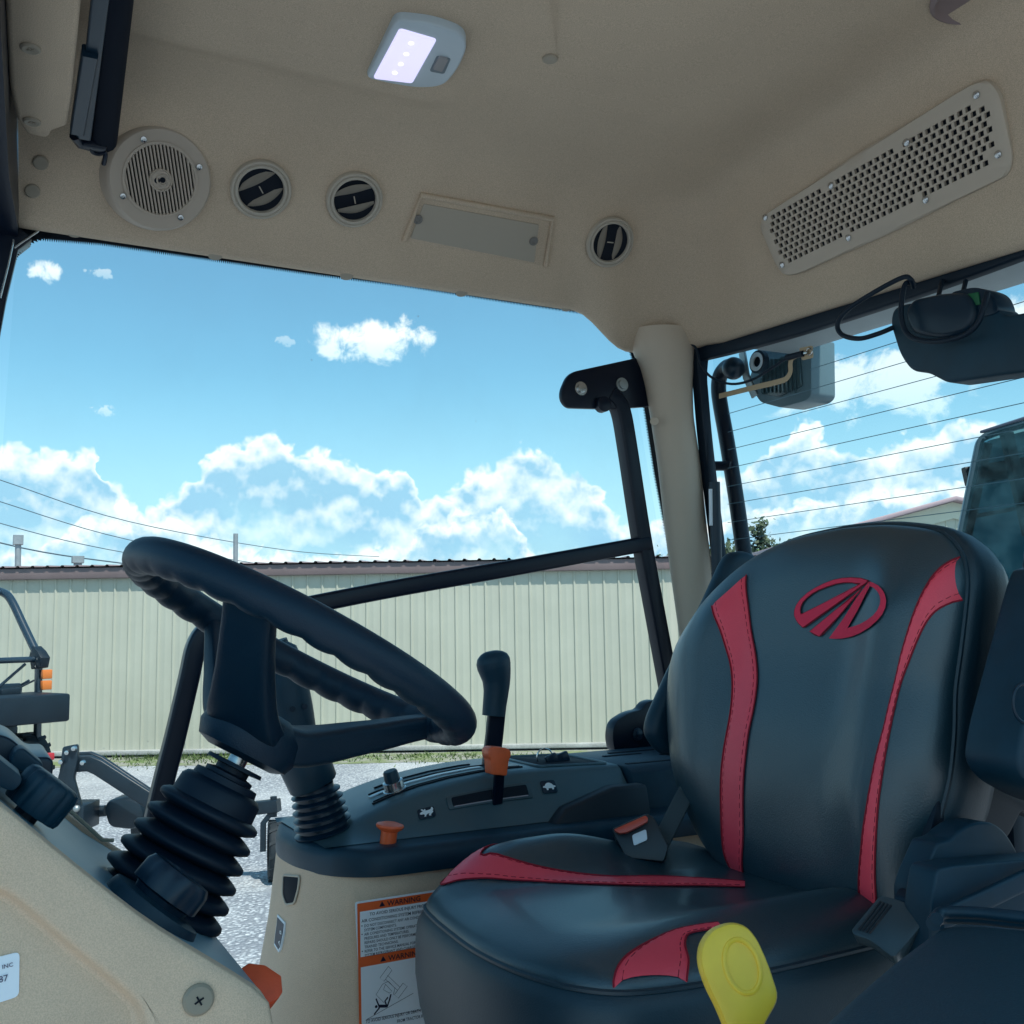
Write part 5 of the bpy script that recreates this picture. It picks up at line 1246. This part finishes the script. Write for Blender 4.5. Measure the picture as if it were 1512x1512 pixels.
bm = BM(); rows = []
for f, db in ((0, .0138), (0, .004), (.012, .0012), (.035, 0), (.3, 0), (.65, 0)): rows.append([p.lerp(q, f) + WV * db for p, q in zip(OE, LL[0])])
for L_, db in zip(LL, (.0, .0008, .0034, .0085, .0122, .0136, .0141)): rows.append([p + WV * db for p in L_])
grid(bm, rows); obj('raised_border', bm, BEIGED, dp, sharp=80)
bm = BM(); c = onB(293, 1476, DN0 - .001); lathe(bm, c, -WV, [(.0125, -.002), (.0125, .001), (.0105, .003), (.004, .0035), (0, .003)], 24)
obj('panel_screw', bm, mat('beige_screw', (.30, .26, .20), .5, .4), dp)
bm = BM()
for a in (.5, .5 + pi / 2): box(bm, c - WV * .0034, (U * cos(a) + Z * sin(a)) * .004, (Z * cos(a) - U * sin(a)) * .0007, WV * .0005)
obj('cross_slot', bm, DARKIN, dp)
SB = RB - .0012
bm = BM(); prism(bm, roundpoly([onB(x, y, SB) for x, y in ((-60, 1428), (29, 1405), (28, 1471), (-60, 1500))], .004), WV * .0004); stk = obj('sticker', bm, WHITE, dash)
sx_ = (onB(29, 1405, SB) - onB(-60, 1428, SB)).normalized(); sy_ = -WV.cross(sx_)
sy_ = sy_ if sy_.z > 0 else -sy_
bm = BM(); text_bm(bm, 'INC', .0042, onB(3, 1430.5, SB), sx_, sy_, -WV, squash=1.05, lift=.0008); text_bm(bm, '87', .0066, onB(-2, 1451, SB), sx_, sy_, -WV, lift=.0008); obj('lettering', bm, mat('grey_print', (.10, .10, .16), .5, .3), stk, flat=True, recalc=False)
# top plate, far panel and core
bm = BM(); P = [prof_pts(DN0 + .023, -.006), prof_pts(DN1 - .004, -.006)]
grid(bm, [[p for p in P[0][:7]], [p for p in P[1][:7]]]); obj('top_plate', bm, GREYSKY, dash, sharp=50)
bm = BM(); prism(bm, [p for p in [prof_pts(DN1)[0]] + catmull(prof_pts(DN1)[1:7], 5) + prof_pts(DN1)[7:]], WV * .018, .004); obj('far_panel', bm, BEIGED, dash)
bm = BM(); prism(bm, prof_pts(DN0 + .03, -.02), WV * (DN1 - DN0 - .04)); obj('core', bm, DARKIN, dash)
bm = BM(); sweep(bm, [onB(100, 1194, DN1 - .03), onB(128, 1219, DN1 - .03), onB(151, 1240, DN1 - .03), onB(168, 1241, DN1 - .03)], .0022, 6); obj('edge_strip', bm, mat('tan_edge', (.45, .40, .30), .5, .3), dash)
# steering column: nut, collar and rubber bellows
ax0 = WC
def colp(h): return WC + wn * h
bm = BM(); lathe(bm, WC, wn, [(0, -.131), (.010, -.131), (.010, -.150), (0, -.150)], 20); obj('column_nut', bm, CHROME, dash)
bm = BM(); lathe(bm, WC, wn, [(0, -.138), (.030, -.138), (.031, -.142), (.018, -.143), (.018, -.148), (.026, -.150), (.026, -.154), (.034, -.155), (.036, -.166), (.036, -.168), (0, -.168)], 40); obj('column_collar', bm, RUBBER, dash)
pr = [(.030, -.160), (.040, -.163), (.044, -.168), (.045, -.184)]
h = -.184; r0 = .0495
for k in range(6):
    r = r0 + .0030 * k
    pr += [(r - .001, h - .001), (r + .0042, h - .004), (r + .0052, h - .007), (r + .0042, h - .010), (r - .002, h - .013), (r - .009, h - .0155), (r - .004, h - .0175)]; h -= .0192
pr += [(.046, h - .004), (.044, h - .06), (.047, h - .14)]
bm = BM(); lathe(bm, WC, wn, pr, 56); obj('column_boot', bm, RUBBER, dash, sharp=50)
# fluted tilt knob
kc = onB(66, 1172, 1.0)
bm = BM(); fl = lambda a: 1 - .055 * max(0, cos(a * 12)) ** 2
lathe(bm, kc, dnn, [(.010, -.019), (.0255, -.018), (.027, -.014), (.0265, .008), (.025, .013), (.021, .015), (0, .0155)], 96, mod=fl); tk = obj('tilt_knob', bm, BLACKP, dash, sharp=60)
bm = BM(); lathe(bm, kc - dnn * .040, dnn, [(.015, -.004), (.015, .004), (.0105, .006), (.0105, .024), (0, .024)], 48, mod=lambda a: 1 + .06 * cos(a * 9)); obj('knob_stem', bm, RUBBER, tk)
bm = BM(); lathe(bm, kc - dnn * .0455, dnn, [(.018, 0), (.018, .003), (.015, .0035)], 32); obj('knob_ring', bm, DULLM, tk)
# rotary switch on a round base
rc = onB(236, 1330, .985)
bm = BM(); lathe(bm, rc, dnn, [(.0, -.06), (.046, -.06), (.047, -.030), (.0465, -.010), (.044, -.003), (.032, -.001), (0, -.001)], 48); rs = obj('rotary_switch', bm, BLACKP, dash)
bm = BM(); lathe(bm, rc - dnn * .001, dnn, [(.027, 0), (.028, .005), (.034, .007), (.0335, .024), (.030, .030), (.021, .031), (.019, .028), (0, .028)], 72, mod=lambda a: 1 - .06 * abs(sin(a * 4)) ** 3); obj('knob', bm, BLACKS, rs)
# instrument pod at the front edge
ip = thing('instrument_pod', 'small black instrument pod at the left edge above the dashboard knob', 'instrument', onB(10, 1160, 1.18))
bm = BM(); prism(bm, roundpoly([onB(x, y, 1.10) for x, y in ((-150, 1040), (-60, 1072), (14, 1088), (34, 1106), (46, 1118), (72, 1118), (79, 1124), (78, 1150), (50, 1168), (-10, 1150), (-150, 1100))], [.01, .02, .012, .01, .01, .004, .005, .008, .01, .01, .01]), WV * .14, .008, 3); obj('pod', bm, BLACKS, ip)
bm = BM(); prism(bm, roundpoly([onB(x, y, 1.05) for x, y in ((12, 1128), (22, 1108), (34, 1104), (44, 1112), (66, 1130), (58, 1142), (26, 1140))], .006), WV * .04, .006, 3); obj('pod_bracket', bm, BLACKP, ip)
# column lever bracket
bm = BM(); prism(bm, roundpoly([onB(x, y, .96) for x, y in ((-80, 1062), (-5, 1118), (36, 1150), (20, 1170), (-80, 1130))], .006), WV * .05, .006); obj('lever_arm', bm, BLACKP, dash)

# orange lever poking out past the dash end
ol = thing('orange_lever', 'orange angular hand lever poking out past the lower end of the dashboard', 'lever', cab(.235, .93, -.42))
bm, c, n = facing([(352, 1432), (368, 1421), (392, 1424), (416, 1440), (418, 1464), (410, 1476), (376, 1492), (352, 1480)], .98, .04, .003, tilt=.35, rad=.0015, yaw=.3); obj('handle', bm, ORANGE2, ol, sharp=25)
bm = BM(); sweep(bm, [at(360, 1456, 1.0), at(300, 1490, 1.0)], .008, 8); obj('stem', bm, BLACKM, ol)

# ------------------------------------------------------------------ right hand console
con = thing('side_console', 'beige console with black top tray and arched lever quadrant beside the glass door', 'console', cab(.85, 1.62, -1.0))
CB = 1.475
def plan(off, z, a_sh=0., b2=1.805):
    P = [(1.38, CB - off), (.62, CB - off), (.560, CB + .002 - off), (.520 + a_sh * .4, CB + .014 - off * .9), (.490 - off * .6 + a_sh * .8, CB + .044 - off * .5), (.470 - off * .95 + a_sh, CB + .092), (.463 - off + a_sh, CB + .16), (.466 - off + a_sh, 1.70), (.485 - off * .6 + a_sh * .6, 1.775), (.52, b2 + off), (1.38, b2 + off)]
    c = catmull([Vector((a, b, 0)) for a, b in P[1:-1]], 6); c = [Vector((*P[0], 0))] + c + [Vector((*P[-1], 0))]
    return [cab(p.x, p.y, z) for p in c]
bm = BM()
rows = [plan(.0, -.345, -.012), plan(.0, -.37, -.014), plan(.002, -.40, -.016), plan(.006, -.46, -.02), plan(.014, -.60, -.04), plan(.03, -1.0, -.07)]
grid(bm, rows); bm.normal_update(); BBVH = BVHTree.FromBMesh(bm); base_ = obj('base', bm, BEIGED, con, sharp=60)
bm = BM()
rows = [plan(.008, -.362), plan(.013, -.362), plan(.0145, -.358), plan(.0145, -.336), plan(.010, -.327), plan(.003, -.3235), plan(-.010, -.3225)]
grid(bm, rows); vs = [bm.verts.new(p) for p in plan(-.010, -.3225)]; bm.faces.new(vs); bmesh.ops.remove_doubles(bm, verts=bm.verts, dist=.0001); tray = obj('top_tray', bm, BLACKP, con, sharp=50)
# quadrant hump
ZT = [(.475, -.322), (.50, -.314), (.535, -.301), (.57, -.288), (.61, -.275), (.66, -.262), (.72, -.2525), (.78, -.247), (.84, -.245), (.90, -.2455), (.98, -.248), (1.04, -.2505)]
def on_base(px, py, k=.0015):
    d = ray(px, py).normalized(); p, n, _, _ = BBVH.ray_cast(CAM, d)
    n = n if n.dot(d) < 0 else -n
    return p + n * k, n
def zt(a):
    for (a0, z0), (a1, z1) in zip(ZT, ZT[1:]):
        if a <= a1: return z0 + (z1 - z0) * sm_lin((a - a0) / (a1 - a0))
    return ZT[-1][1]
def sm_lin(x): return min(max(x, 0), 1)
def sect(a):
    z = zt(a); zb_ = -.3215; d = z - zb_; k = sm(a, .74, 1.0)
    return [cab(a, 1.515, zb_), cab(a, 1.535 + .012 * (1 - k), zb_ + d * .30), cab(a, 1.566, z - .016 * min(d / .06, 1)), cab(a, 1.574, z - .006 * min(d / .06, 1)), cab(a, 1.586, z), cab(a, 1.64, z + .001), cab(a, 1.76, z + .001), cab(a, 1.785, z - .005), cab(a, 1.80, zb_)]
bm = BM(); AA = [.475 + .565 * k / 48 for k in range(49)]; grid(bm, [sect(a) for a in AA]); bm.faces.new([bm.verts.new(p) for p in sect(AA[-1])])
hump = obj('quadrant', bm, CONS, con, sharp=50)
def topq(a, b, lift=.0): return cab(a, b, zt(a) + .001 + lift)
# parallel grooves of the lever gate
for b_, m_, r_, a0, a1 in ((1.612, DARKIN, (.0028, .0012), .585, .86), (1.622, DARKIN, (.0014, .0010), .59, .86), (1.655, mat('gate_strip', (.45, .52, .56), .3, .5, metal=.4), (.006, .0012), .595, .80), (1.672, DARKIN, (.003, .0012), .60, .82), (1.70, DARKIN, (.003, .0012), .62, .80)):
    bm = BM(); sweep(bm, [topq(a0 + (a1 - a0) * k / 24, b_, .0006) for k in range(25)], r_, prof=rrect(1, 1, .2), up=WV); obj('gate_groove', bm, m_, hump)
# slot on the near face, where the orange lever travels
def faceq(a, f, lift=0.):
    S = sect(a); p = S[1].lerp(S[2], f); n = (S[2] - S[1]).cross(U).normalized(); n = n if n.dot(WV) < 0 else -n
    return p + n * lift
def face_patch(a0, a1, f0, f1, lift, depth, bev, slant=0., n=10):
    up_ = [faceq(a0 + (a1 - a0) * k / n, f1 + slant * k / n, lift) for k in range(n + 1)]; lo_ = [faceq(a0 + (a1 - a0) * k / n, f0 + slant * k / n, lift) for k in range(n, -1, -1)]
    P = roundpoly([up_[0], up_[n // 2], up_[-1], lo_[0], lo_[n // 2], lo_[-1]], [.004, .05, .004, .004, .05, .004]); nn = faceq((a0 + a1) / 2, .5, 1) - faceq((a0 + a1) / 2, .5, 0)
    bm = BM(); prism(bm, P, -nn * depth, bev); return bm
obj('slot_rim', face_patch(.693, .848, .30, .95, .0022, .004, .0012), mat('console_rim', (.045, .075, .09), .4, .5), hump)
obj('lever_slot', face_patch(.701, .840, .40, .84, .0030, .003, .0008), DARKIN, hump)
obj('slot_edge', face_patch(.703, .838, .37, .42, .0034, .001, .0004), mat('slot_glint', (.30, .27, .30), .4, .5), hump)
# hare and tortoise tiles
def tile(a0, a1, f0, f1, art, name):
    o = obj(name, face_patch(a0, a1, f0, f1, .0022, .0016, .0004, n=4), BLACKS, hump)
    bm = BM()
    for poly in art:
        P = [faceq(a0 + (a1 - a0) * u, f0 + (f1 - f0) * v, .0027) for u, v in poly]
        bm.faces.new([bm.verts.new(p) for p in P])
    obj('pictogram', bm, DOTC, o, flat=True, recalc=False)
HARE = [[(.08, .48), (.13, .60), (.22, .66), (.30, .70), (.22, .80), (.20, .92), (.28, .92), (.38, .76), (.40, .88), (.46, .86), (.46, .70), (.60, .70), (.72, .72), (.80, .80), (.82, .93), (.90, .88), (.92, .70), (.86, .58), (.88, .44), (.78, .34), (.70, .24), (.74, .16), (.62, .14), (.58, .26), (.66, .38), (.52, .36), (.44, .26), (.40, .14), (.30, .16), (.36, .30), (.30, .40), (.16, .40)]]
TORT = [[(.05, .44), (.10, .56), (.20, .56), (.28, .70), (.42, .80), (.58, .80), (.72, .70), (.80, .56), (.93, .52), (.93, .44), (.80, .40), (.76, .24), (.66, .24), (.64, .36), (.42, .36), (.38, .22), (.28, .22), (.26, .36), (.18, .42)]]
tile(.640, .669, .10, .66, HARE, 'hare_tile'); tile(.868, .896, .42, .93, TORT, 'tortoise_tile')
# tray recess with keys, rear lid
bm = BM(); prism(bm, roundpoly([topq(a, b, .0012) for a, b in ((.895, 1.60), (1.015, 1.60), (1.015, 1.74), (.895, 1.74))], .008), Z * -.003, .0006); obj('tray_recess', bm, DARKIN, hump)
bm = BM(); sweep(bm, roundpoly([topq(a, b, .001) for a, b in ((.885, 1.593), (1.025, 1.593), (1.025, 1.748), (.885, 1.748))], .012), .0028, 8, closed=True); obj('tray_rim', bm, CONS, hump)
ky = thing('key_bunch', 'black headed keys on a ring lying in the console tray', 'keys', topq(.945, 1.66, .003))
kp = topq(.93, 1.655, .010)
bm = BM(); sweep(bm, [kp + U * .016 * cos(q) + Z * .014 * sin(q) for q in [2 * pi * k / 24 for k in range(24)]], .0013, 6, closed=True, up=WV); obj('ring', bm, CHROME, ky)
for da, db, sz in ((.012, -.004, .011), (.038, .004, .014)):
    bm = BM(); box(bm, kp + U * da + WV * db - Z * .006, U * sz + Z * .004, WV * .005, Z * .009 - U * .003, .003); obj('key_head', bm, BLACKS, ky)
bm = BM(); prism(bm, [cab(1.046, 1.49, -.50), cab(1.046, 1.545, -.262), cab(1.046, 1.568, -.2515), cab(1.046, 1.79, -.252), cab(1.046, 1.80, -.50)], U * .36, .004); lid = obj('rear_lid', bm, BLACKP, con)
for a0, a1, b_ in ((1.085, 1.17, 1.70), (1.19, 1.26, 1.66), (1.06, 1.36, 1.585), (1.12, 1.36, 1.735)):
    bm = BM(); sweep(bm, [cab(a0, b_, -.2512), cab(a1, b_, -.2514)], (.005, .0010), prof=rrect(1, 1, .3), up=WV); obj('lid_slot', bm, DARKIN, lid)
bm = BM(); prism(bm, [cab(.80, 1.478, -.37), cab(1.046, 1.478, -.37), cab(1.046, 1.50, -.275), cab(.98, 1.505, -.275), cab(.88, 1.495, -.30)], WV * .03, .006); obj('lower_fairing', bm, mat('fairing_black', (.008, .014, .022), .5, .4, bump=.2, bscale=1200), con)
# release notch and small decal on the front corner
npx = [(420, 1292), (444, 1294), (442, 1312), (436, 1334), (424, 1336), (419, 1320)]
pc = roundpoly([on_base(*q, .002)[0] for q in npx], .006); nn_ = on_base(431, 1315)[1]
bm = BM(); prism(bm, pc, -nn_ * .004, .0008); obj('notch', bm, DARKIN, base_)
bm = BM(); sweep(bm, pc, .0018, 6, closed=True, up=nn_); obj('notch_lip', bm, BEIGEP, base_)
dpx = [(409.5, 1350), (420.5, 1362), (419, 1376), (413.5, 1402), (411, 1406), (404.5, 1395), (406, 1380), (408.5, 1362)]
dn_ = on_base(413, 1380)[1]; d0 = on_base(413, 1380, .0025)[0]
dq = [onP(x, y, d0, dn_) for x, y in dpx]
bm = BM(); prism(bm, dq, dn_ * -.003); dc = obj('decal', bm, WHITE, con)
cc = sum(dq, Vector()) / len(dq)
bm = BM(); prism(bm, [cc + (p - cc) * .84 + dn_ * .0006 for p in dq], dn_ * -.001); obj('decal_field', bm, mat('decal_navy', (.012, .02, .045), .4, .4), dc)
ey2 = -(dn_.cross(Z)).normalized()
if (onP(430, 1380, d0, dn_) - onP(410, 1380, d0, dn_)).dot(ey2) > 0: ey2 = -ey2
for s_, q in (('B', (416.5, 1381)), ('A', (414.5, 1397))):
    bm = BM(); text_bm(bm, s_, .0115, onP(q[0], q[1], d0, dn_), Z, ey2, dn_, lift=.0014); obj('decal_letter', bm, DOTC, dc, flat=True, recalc=False)

# warning label on the console side
LBN = (cvec(0, -1, .035)).normalized(); L0_ = cab(.55, CB - .0085, -.42)
def lb(px, py, off=0.): return onP(px, py, L0_ + LBN * off, LBN)
lc = [lb(524, 1332), lb(676, 1309), lb(688, 1580), lb(538, 1600)]
lab = obj('warning_label', BM() if False else (lambda b: (prism(b, roundpoly(lc, .004), -LBN * .0006), b)[1])(BM()), LABELW, con)
lx = (lc[1] - lc[0]).normalized(); ly = LBN.cross(lx); LW = (lc[1] - lc[0]).length
ly = ly if ly.z > 0 else -ly
def lp_(u, v, lift=.0005): return lc[0] + lx * u - ly * v + LBN * lift      # metres across / down from the top left corner
def rect(bm, u0, v0, u1, v1, lift): bm.faces.new([bm.verts.new(lp_(*q, lift)) for q in ((u0, v0), (u0, v1), (u1, v1), (u1, v0))])
kx = LW / 152.0                                                              # one photograph pixel across the label, in metres
HH = (lc[3] - lc[0]).length; ky_ = HH / 268.0
bm = BM(); rect(bm, 3 * kx, 3 * ky_, LW - 3 * kx, 262 * ky_, .0007); obj('label_ground', bm, LABELO, lab, flat=True, recalc=False)
bm = BM(); rect(bm, 6.5 * kx, 15.5 * ky_, LW - 5.5 * kx, 83 * ky_, .0010); rect(bm, 6.5 * kx, 98 * ky_, LW - 5.5 * kx, 258 * ky_, .0010); obj('label_panels', bm, LABELW, lab, flat=True, recalc=False)
bm = BM()
for u, v in ((34, 4.5), (34, 87)):
    P = [lp_((u) * kx, (v + 8) * ky_, .0013), lp_((u + 4) * kx, (v) * ky_, .0013), lp_((u + 8.5) * kx, (v + 8) * ky_, .0013)]; bm.faces.new([bm.verts.new(p) for p in P])
    text_bm(bm, 'WARNING', 11.0 * ky_, lp_((u + 11.5) * kx, (v + 8.4) * ky_), lx, ly, LBN, squash=.92 * kx / ky_, lift=.0009)
T = 6.6
for u, v, s_ in ((20, 23.5, 'TO AVOID SERIOUS INJURY FROM'), (8.5, 32.0, 'AIR CONDITIONING SYSTEM REFRIGERANT')):
    text_bm(bm, s_, T * ky_, lp_(u * kx, v * ky_), lx, ly, LBN, squash=.83 * kx / ky_, lift=.0009)
text_bm(bm, 'TO AVOID SERIOUS INJURY OR DEATH FROM', T * ky_, lp_(12 * kx, 181 * ky_), lx, ly, LBN, squash=.68 * kx / ky_, lift=.0009)
text_bm(bm, 'FROM TRACTOR ROLLOVER', T * ky_, lp_(56 * kx, 190 * ky_), lx, ly, LBN, squash=.68 * kx / ky_, lift=.0009)
obj('bold_print', bm, INK, lab, flat=True, recalc=False)
bm = BM(); yy = 39.5
for dot, s_ in ((1, 'DO NOT DISCONNECT ANY AIR CONDITIONING'), (0, 'SYSTEM COMPONENTS.'), (1, 'AIR CONDITIONING SYSTEMS OPERATE'), (0, 'PRESSURES AND TEMPERATURES.'), (0, 'REPAIRS SHOULD ONLY BE PERFORMED'), (0, 'TRAINED TECHNICIANS.'), (1, 'REFER TO THE SERVICE MANUAL FOR'), (0, 'SYSTEM REFRIGERANT AND CHARGE')):
    text_bm(bm, s_, 5.9 * ky_, lp_(12 * kx, yy * ky_), lx, ly, LBN, squash=.74 * kx / ky_, lift=.0009)
    if dot: bm.faces.new([bm.verts.new(lp_((9 + .9 * cos(q)) * kx, (yy - 2.6 + .9 * sin(q)) * ky_, .0012)) for q in [-2 * pi * k / 10 for k in range(10)]])
    yy += 6.3
obj('fine_print', bm, INKG, lab, flat=True, recalc=False)
# rollover pictogram (outlined tractor tipping onto a figure, second figure cut by the seat)
def lz(px, py):   # traced from an enlargement of the label; convert to label metres
    q = lb(510 + px * 160 / 1090, 1290 + py * 222 / 1512); d = q - lc[0]; return d.dot(lx), -d.dot(ly)
bm = BM()
def stroke(pts, r, closed=False): sweep(bm, [lp_(*lz(*q), .0012) for q in pts], (r, .0002), prof=rrect(1, 1, .2), closed=closed, up=lx if abs((lp_(*lz(*pts[1])) - lp_(*lz(*pts[0]))).normalized().dot(lx)) < .7 else ly)
for L_ in ([(430, 930), (465, 970), (385, 1080), (345, 1045), (430, 930)], [(420, 1020), (545, 1140)], [(400, 1060), (520, 1170)], [(575, 1100), (620, 1130), (530, 1250), (490, 1215), (575, 1100)], [(430, 1080), (495, 1150), (480, 1215)], [(430, 1080), (370, 1110), (305, 1215), (390, 1300)],
           [(400, 1110), (465, 1180), (440, 1200), (380, 1165), (400, 1110)], [(210, 1465), (680, 1200)], [(210, 1465), (925, 1338)]): stroke(L_, .00022)
obj('tractor_outline', bm, INK, lab, flat=True, recalc=False)
bm = BM()
for L_, r in (([(330, 1330), (415, 1330)], .0020), ([(335, 1330), (305, 1255)], .0010), ([(340, 1345), (285, 1415)], .0010), ([(410, 1320), (395, 1280), (425, 1240)], .0010), ([(415, 1340), (440, 1270), (455, 1210)], .0010)): stroke(L_, r)
bm.faces.new([bm.verts.new(lp_(lz(307, 1335)[0] + .0021 * cos(q), lz(307, 1335)[1] + .0021 * sin(q), .0013)) for q in [-2 * pi * k / 14 for k in range(14)]])
obj('fallen_figure', bm, INK, lab, flat=True, recalc=False)
bm = BM()
for L_, r in (([(755, 1090), (790, 1140)], .0020), ([(760, 1140), (742, 1165)], .0008), ([(780, 1160), (797, 1245)], .0014), ([(838, 1180), (828, 1240)], .0014), ([(800, 1120), (838, 1180)], .0010)): stroke(L_, r)
obj('standing_figure', bm, INK, lab, flat=True, recalc=False)

# levers and knobs on the console
jl = thing('joystick_lever', 'black joystick lever with ridged rubber boot at the front of the console', 'lever', cab(.50, 1.62, -.325))
jb = 1.605; J0, J1, J2, J3 = onB(487, 1262, jb), onB(464, 1160, jb), onB(441, 1105, jb), onB(415, 985, jb)
bm = BM(); A_ = (J1 - J0).normalized(); Ln = (J1 - J0).length; pr = [(.052, -.004), (.053, .002)]
nr = 9
for k in range(nr):
    f = k / nr; r = .047 - .014 * f; hh = .003 + (Ln - .004) * f; st_ = Ln / nr
    pr += [(r + .004, hh), (r + .0045, hh + st_ * .18), (r - .0045, hh + st_ * .45), (r - .005, hh + st_ * .8)]
lathe(bm, J0, A_, pr + [(.030, Ln)], 44); obj('boot', bm, BLACKS, jl, sharp=45)
bm = BM(); A2 = (J2 - J1).normalized(); lathe(bm, J1, A2, [(.026, 0), (.036, .001), (.0385, .004), (.0415, .066), (.039, .070), (.02, .071)], 36); obj('collar', bm, BLACKP, jl)
bm = BM(); PT = catmull([J2, J2.lerp(J3, .3), J2.lerp(J3, .6), J3, onB(402, 950, jb)], 4); NPT = len(PT)
sweep(bm, PT, [(.030 + .006 * sin(pi * i / NPT), .028 + .004 * sin(pi * i / NPT)) if i < NPT - 2 else (.024, .022) for i in range(NPT)], 24, up=U); jg = obj('grip', bm, BLACKP, jl)
for q in ((450, 1043), (432, 1047)):
    bm = BM(); c = onB(q[0], q[1], jb - .033); lathe(bm, c, (CAM - c).normalized(), [(.0045, -.004), (.0045, .0015), (0, .002)], 12); obj('button', bm, RUBBER, jg)
ml = thing('range_lever', 'tall black lever with a bulbous curved grip standing on the console quadrant', 'lever', topq(.775, 1.672))
mb = 1.672
bm = BM(); sweep(bm, [onB(722, 1150, mb), onB(730, 1085, mb), onB(734, 1045, mb)], (.0045, .0165), prof=rrect(1, 1, .25), up=WV); obj('shaft', bm, BLACKM, ml)
GP = [((729, 1057), 17), ((730.5, 1040), 17.5), ((732.5, 1022), 18.5), ((733, 1006), 20.5), ((731.5, 994), 23), ((729.5, 984), 25), ((728, 976), 25.2), ((726.5, 969.5), 22.5), ((725.5, 964.5), 16.5), ((725, 961.5), 8)]
GPP = catmull([onB(*q[0], mb) for q in GP], 4); GR = []
for i in range(len(GPP)):
    k = min(i / 4, 8.999); j = int(k); w = (GP[j][1] + (GP[j + 1][1] - GP[j][1]) * (k - j)) * 1.93 / 1512; GR.append((w * .8, w))
bm = BM(); sweep(bm, GPP, GR, 28, up=WV); obj('grip', bm, BLACKP, ml)
tl = thing('throttle_lever', 'orange tee shaped throttle knob on a flat black arm in the console slot', 'lever', faceq(.79, .5))
tb_ = 1.540
bm = BM(); sweep(bm, [onB(734, 1186, tb_ + .012), onB(736, 1160, tb_), onB(737, 1140, tb_ - .008)], (.004, .0085), prof=rrect(1, 1, .2), up=WV); obj('arm', bm, BLACKM, tl)
bm = BM(); prism(bm, roundpoly([onB(x, y, tb_ - .02) for x, y in ((722, 1107), (727, 1103), (747, 1104), (755, 1108), (755, 1117), (752, 1122), (749, 1146), (727, 1144), (725, 1122), (722, 1116))], [.006, .006, .006, .006, .005, .004, .003, .003, .004, .005]), WV * .028, .005, 3); obj('knob', bm, ORANGE, tl)
pk = thing('pull_control', 'small orange mushroom pull knob on the console tray', 'control', cab(.565, 1.505, -.322))
kq = onB(573, 1243, 1.505); bm = BM(); kk = cvec(.12, -.05, 1).normalized()
lathe(bm, kq - kk * .004, kk, [(.0, 0), (.0125, 0), (.0125, .016), (.013, .020), (.020, .0245), (.0215, .0275), (.0205, .030), (.012, .0325), (.006, .0320), (0, .0325)], 32); obj('mushroom', bm, ORANGE, pk)
bm = BM(); lathe(bm, kq - kk * .012, kk, [(.0085, 0), (.0085, .009)], 16); obj('stem', bm, CHROME, pk)
dk = thing('rotary_dial', 'small black dial with silver skirt on the sloping front of the console quadrant', 'dial', topq(.60, 1.63))
dq_ = onB(582, 1162, 1.63); kk = cvec(-.30, -.05, 1).normalized()
bm = BM(); lathe(bm, dq_ - kk * .006, kk, [(.0195, 0), (.0195, .002), (.0175, .003), (.0170, .016), (.0150, .017), (0, .017)], 36); obj('skirt', bm, CHROME, dk)
bm = BM(); lathe(bm, dq_ + kk * .010, kk, [(.0128, 0), (.0118, .016), (.0105, .0185), (0, .019)], 36, mod=lambda a: 1 + .03 * cos(a * 12)); obj('cap', bm, BLACKP, dk)
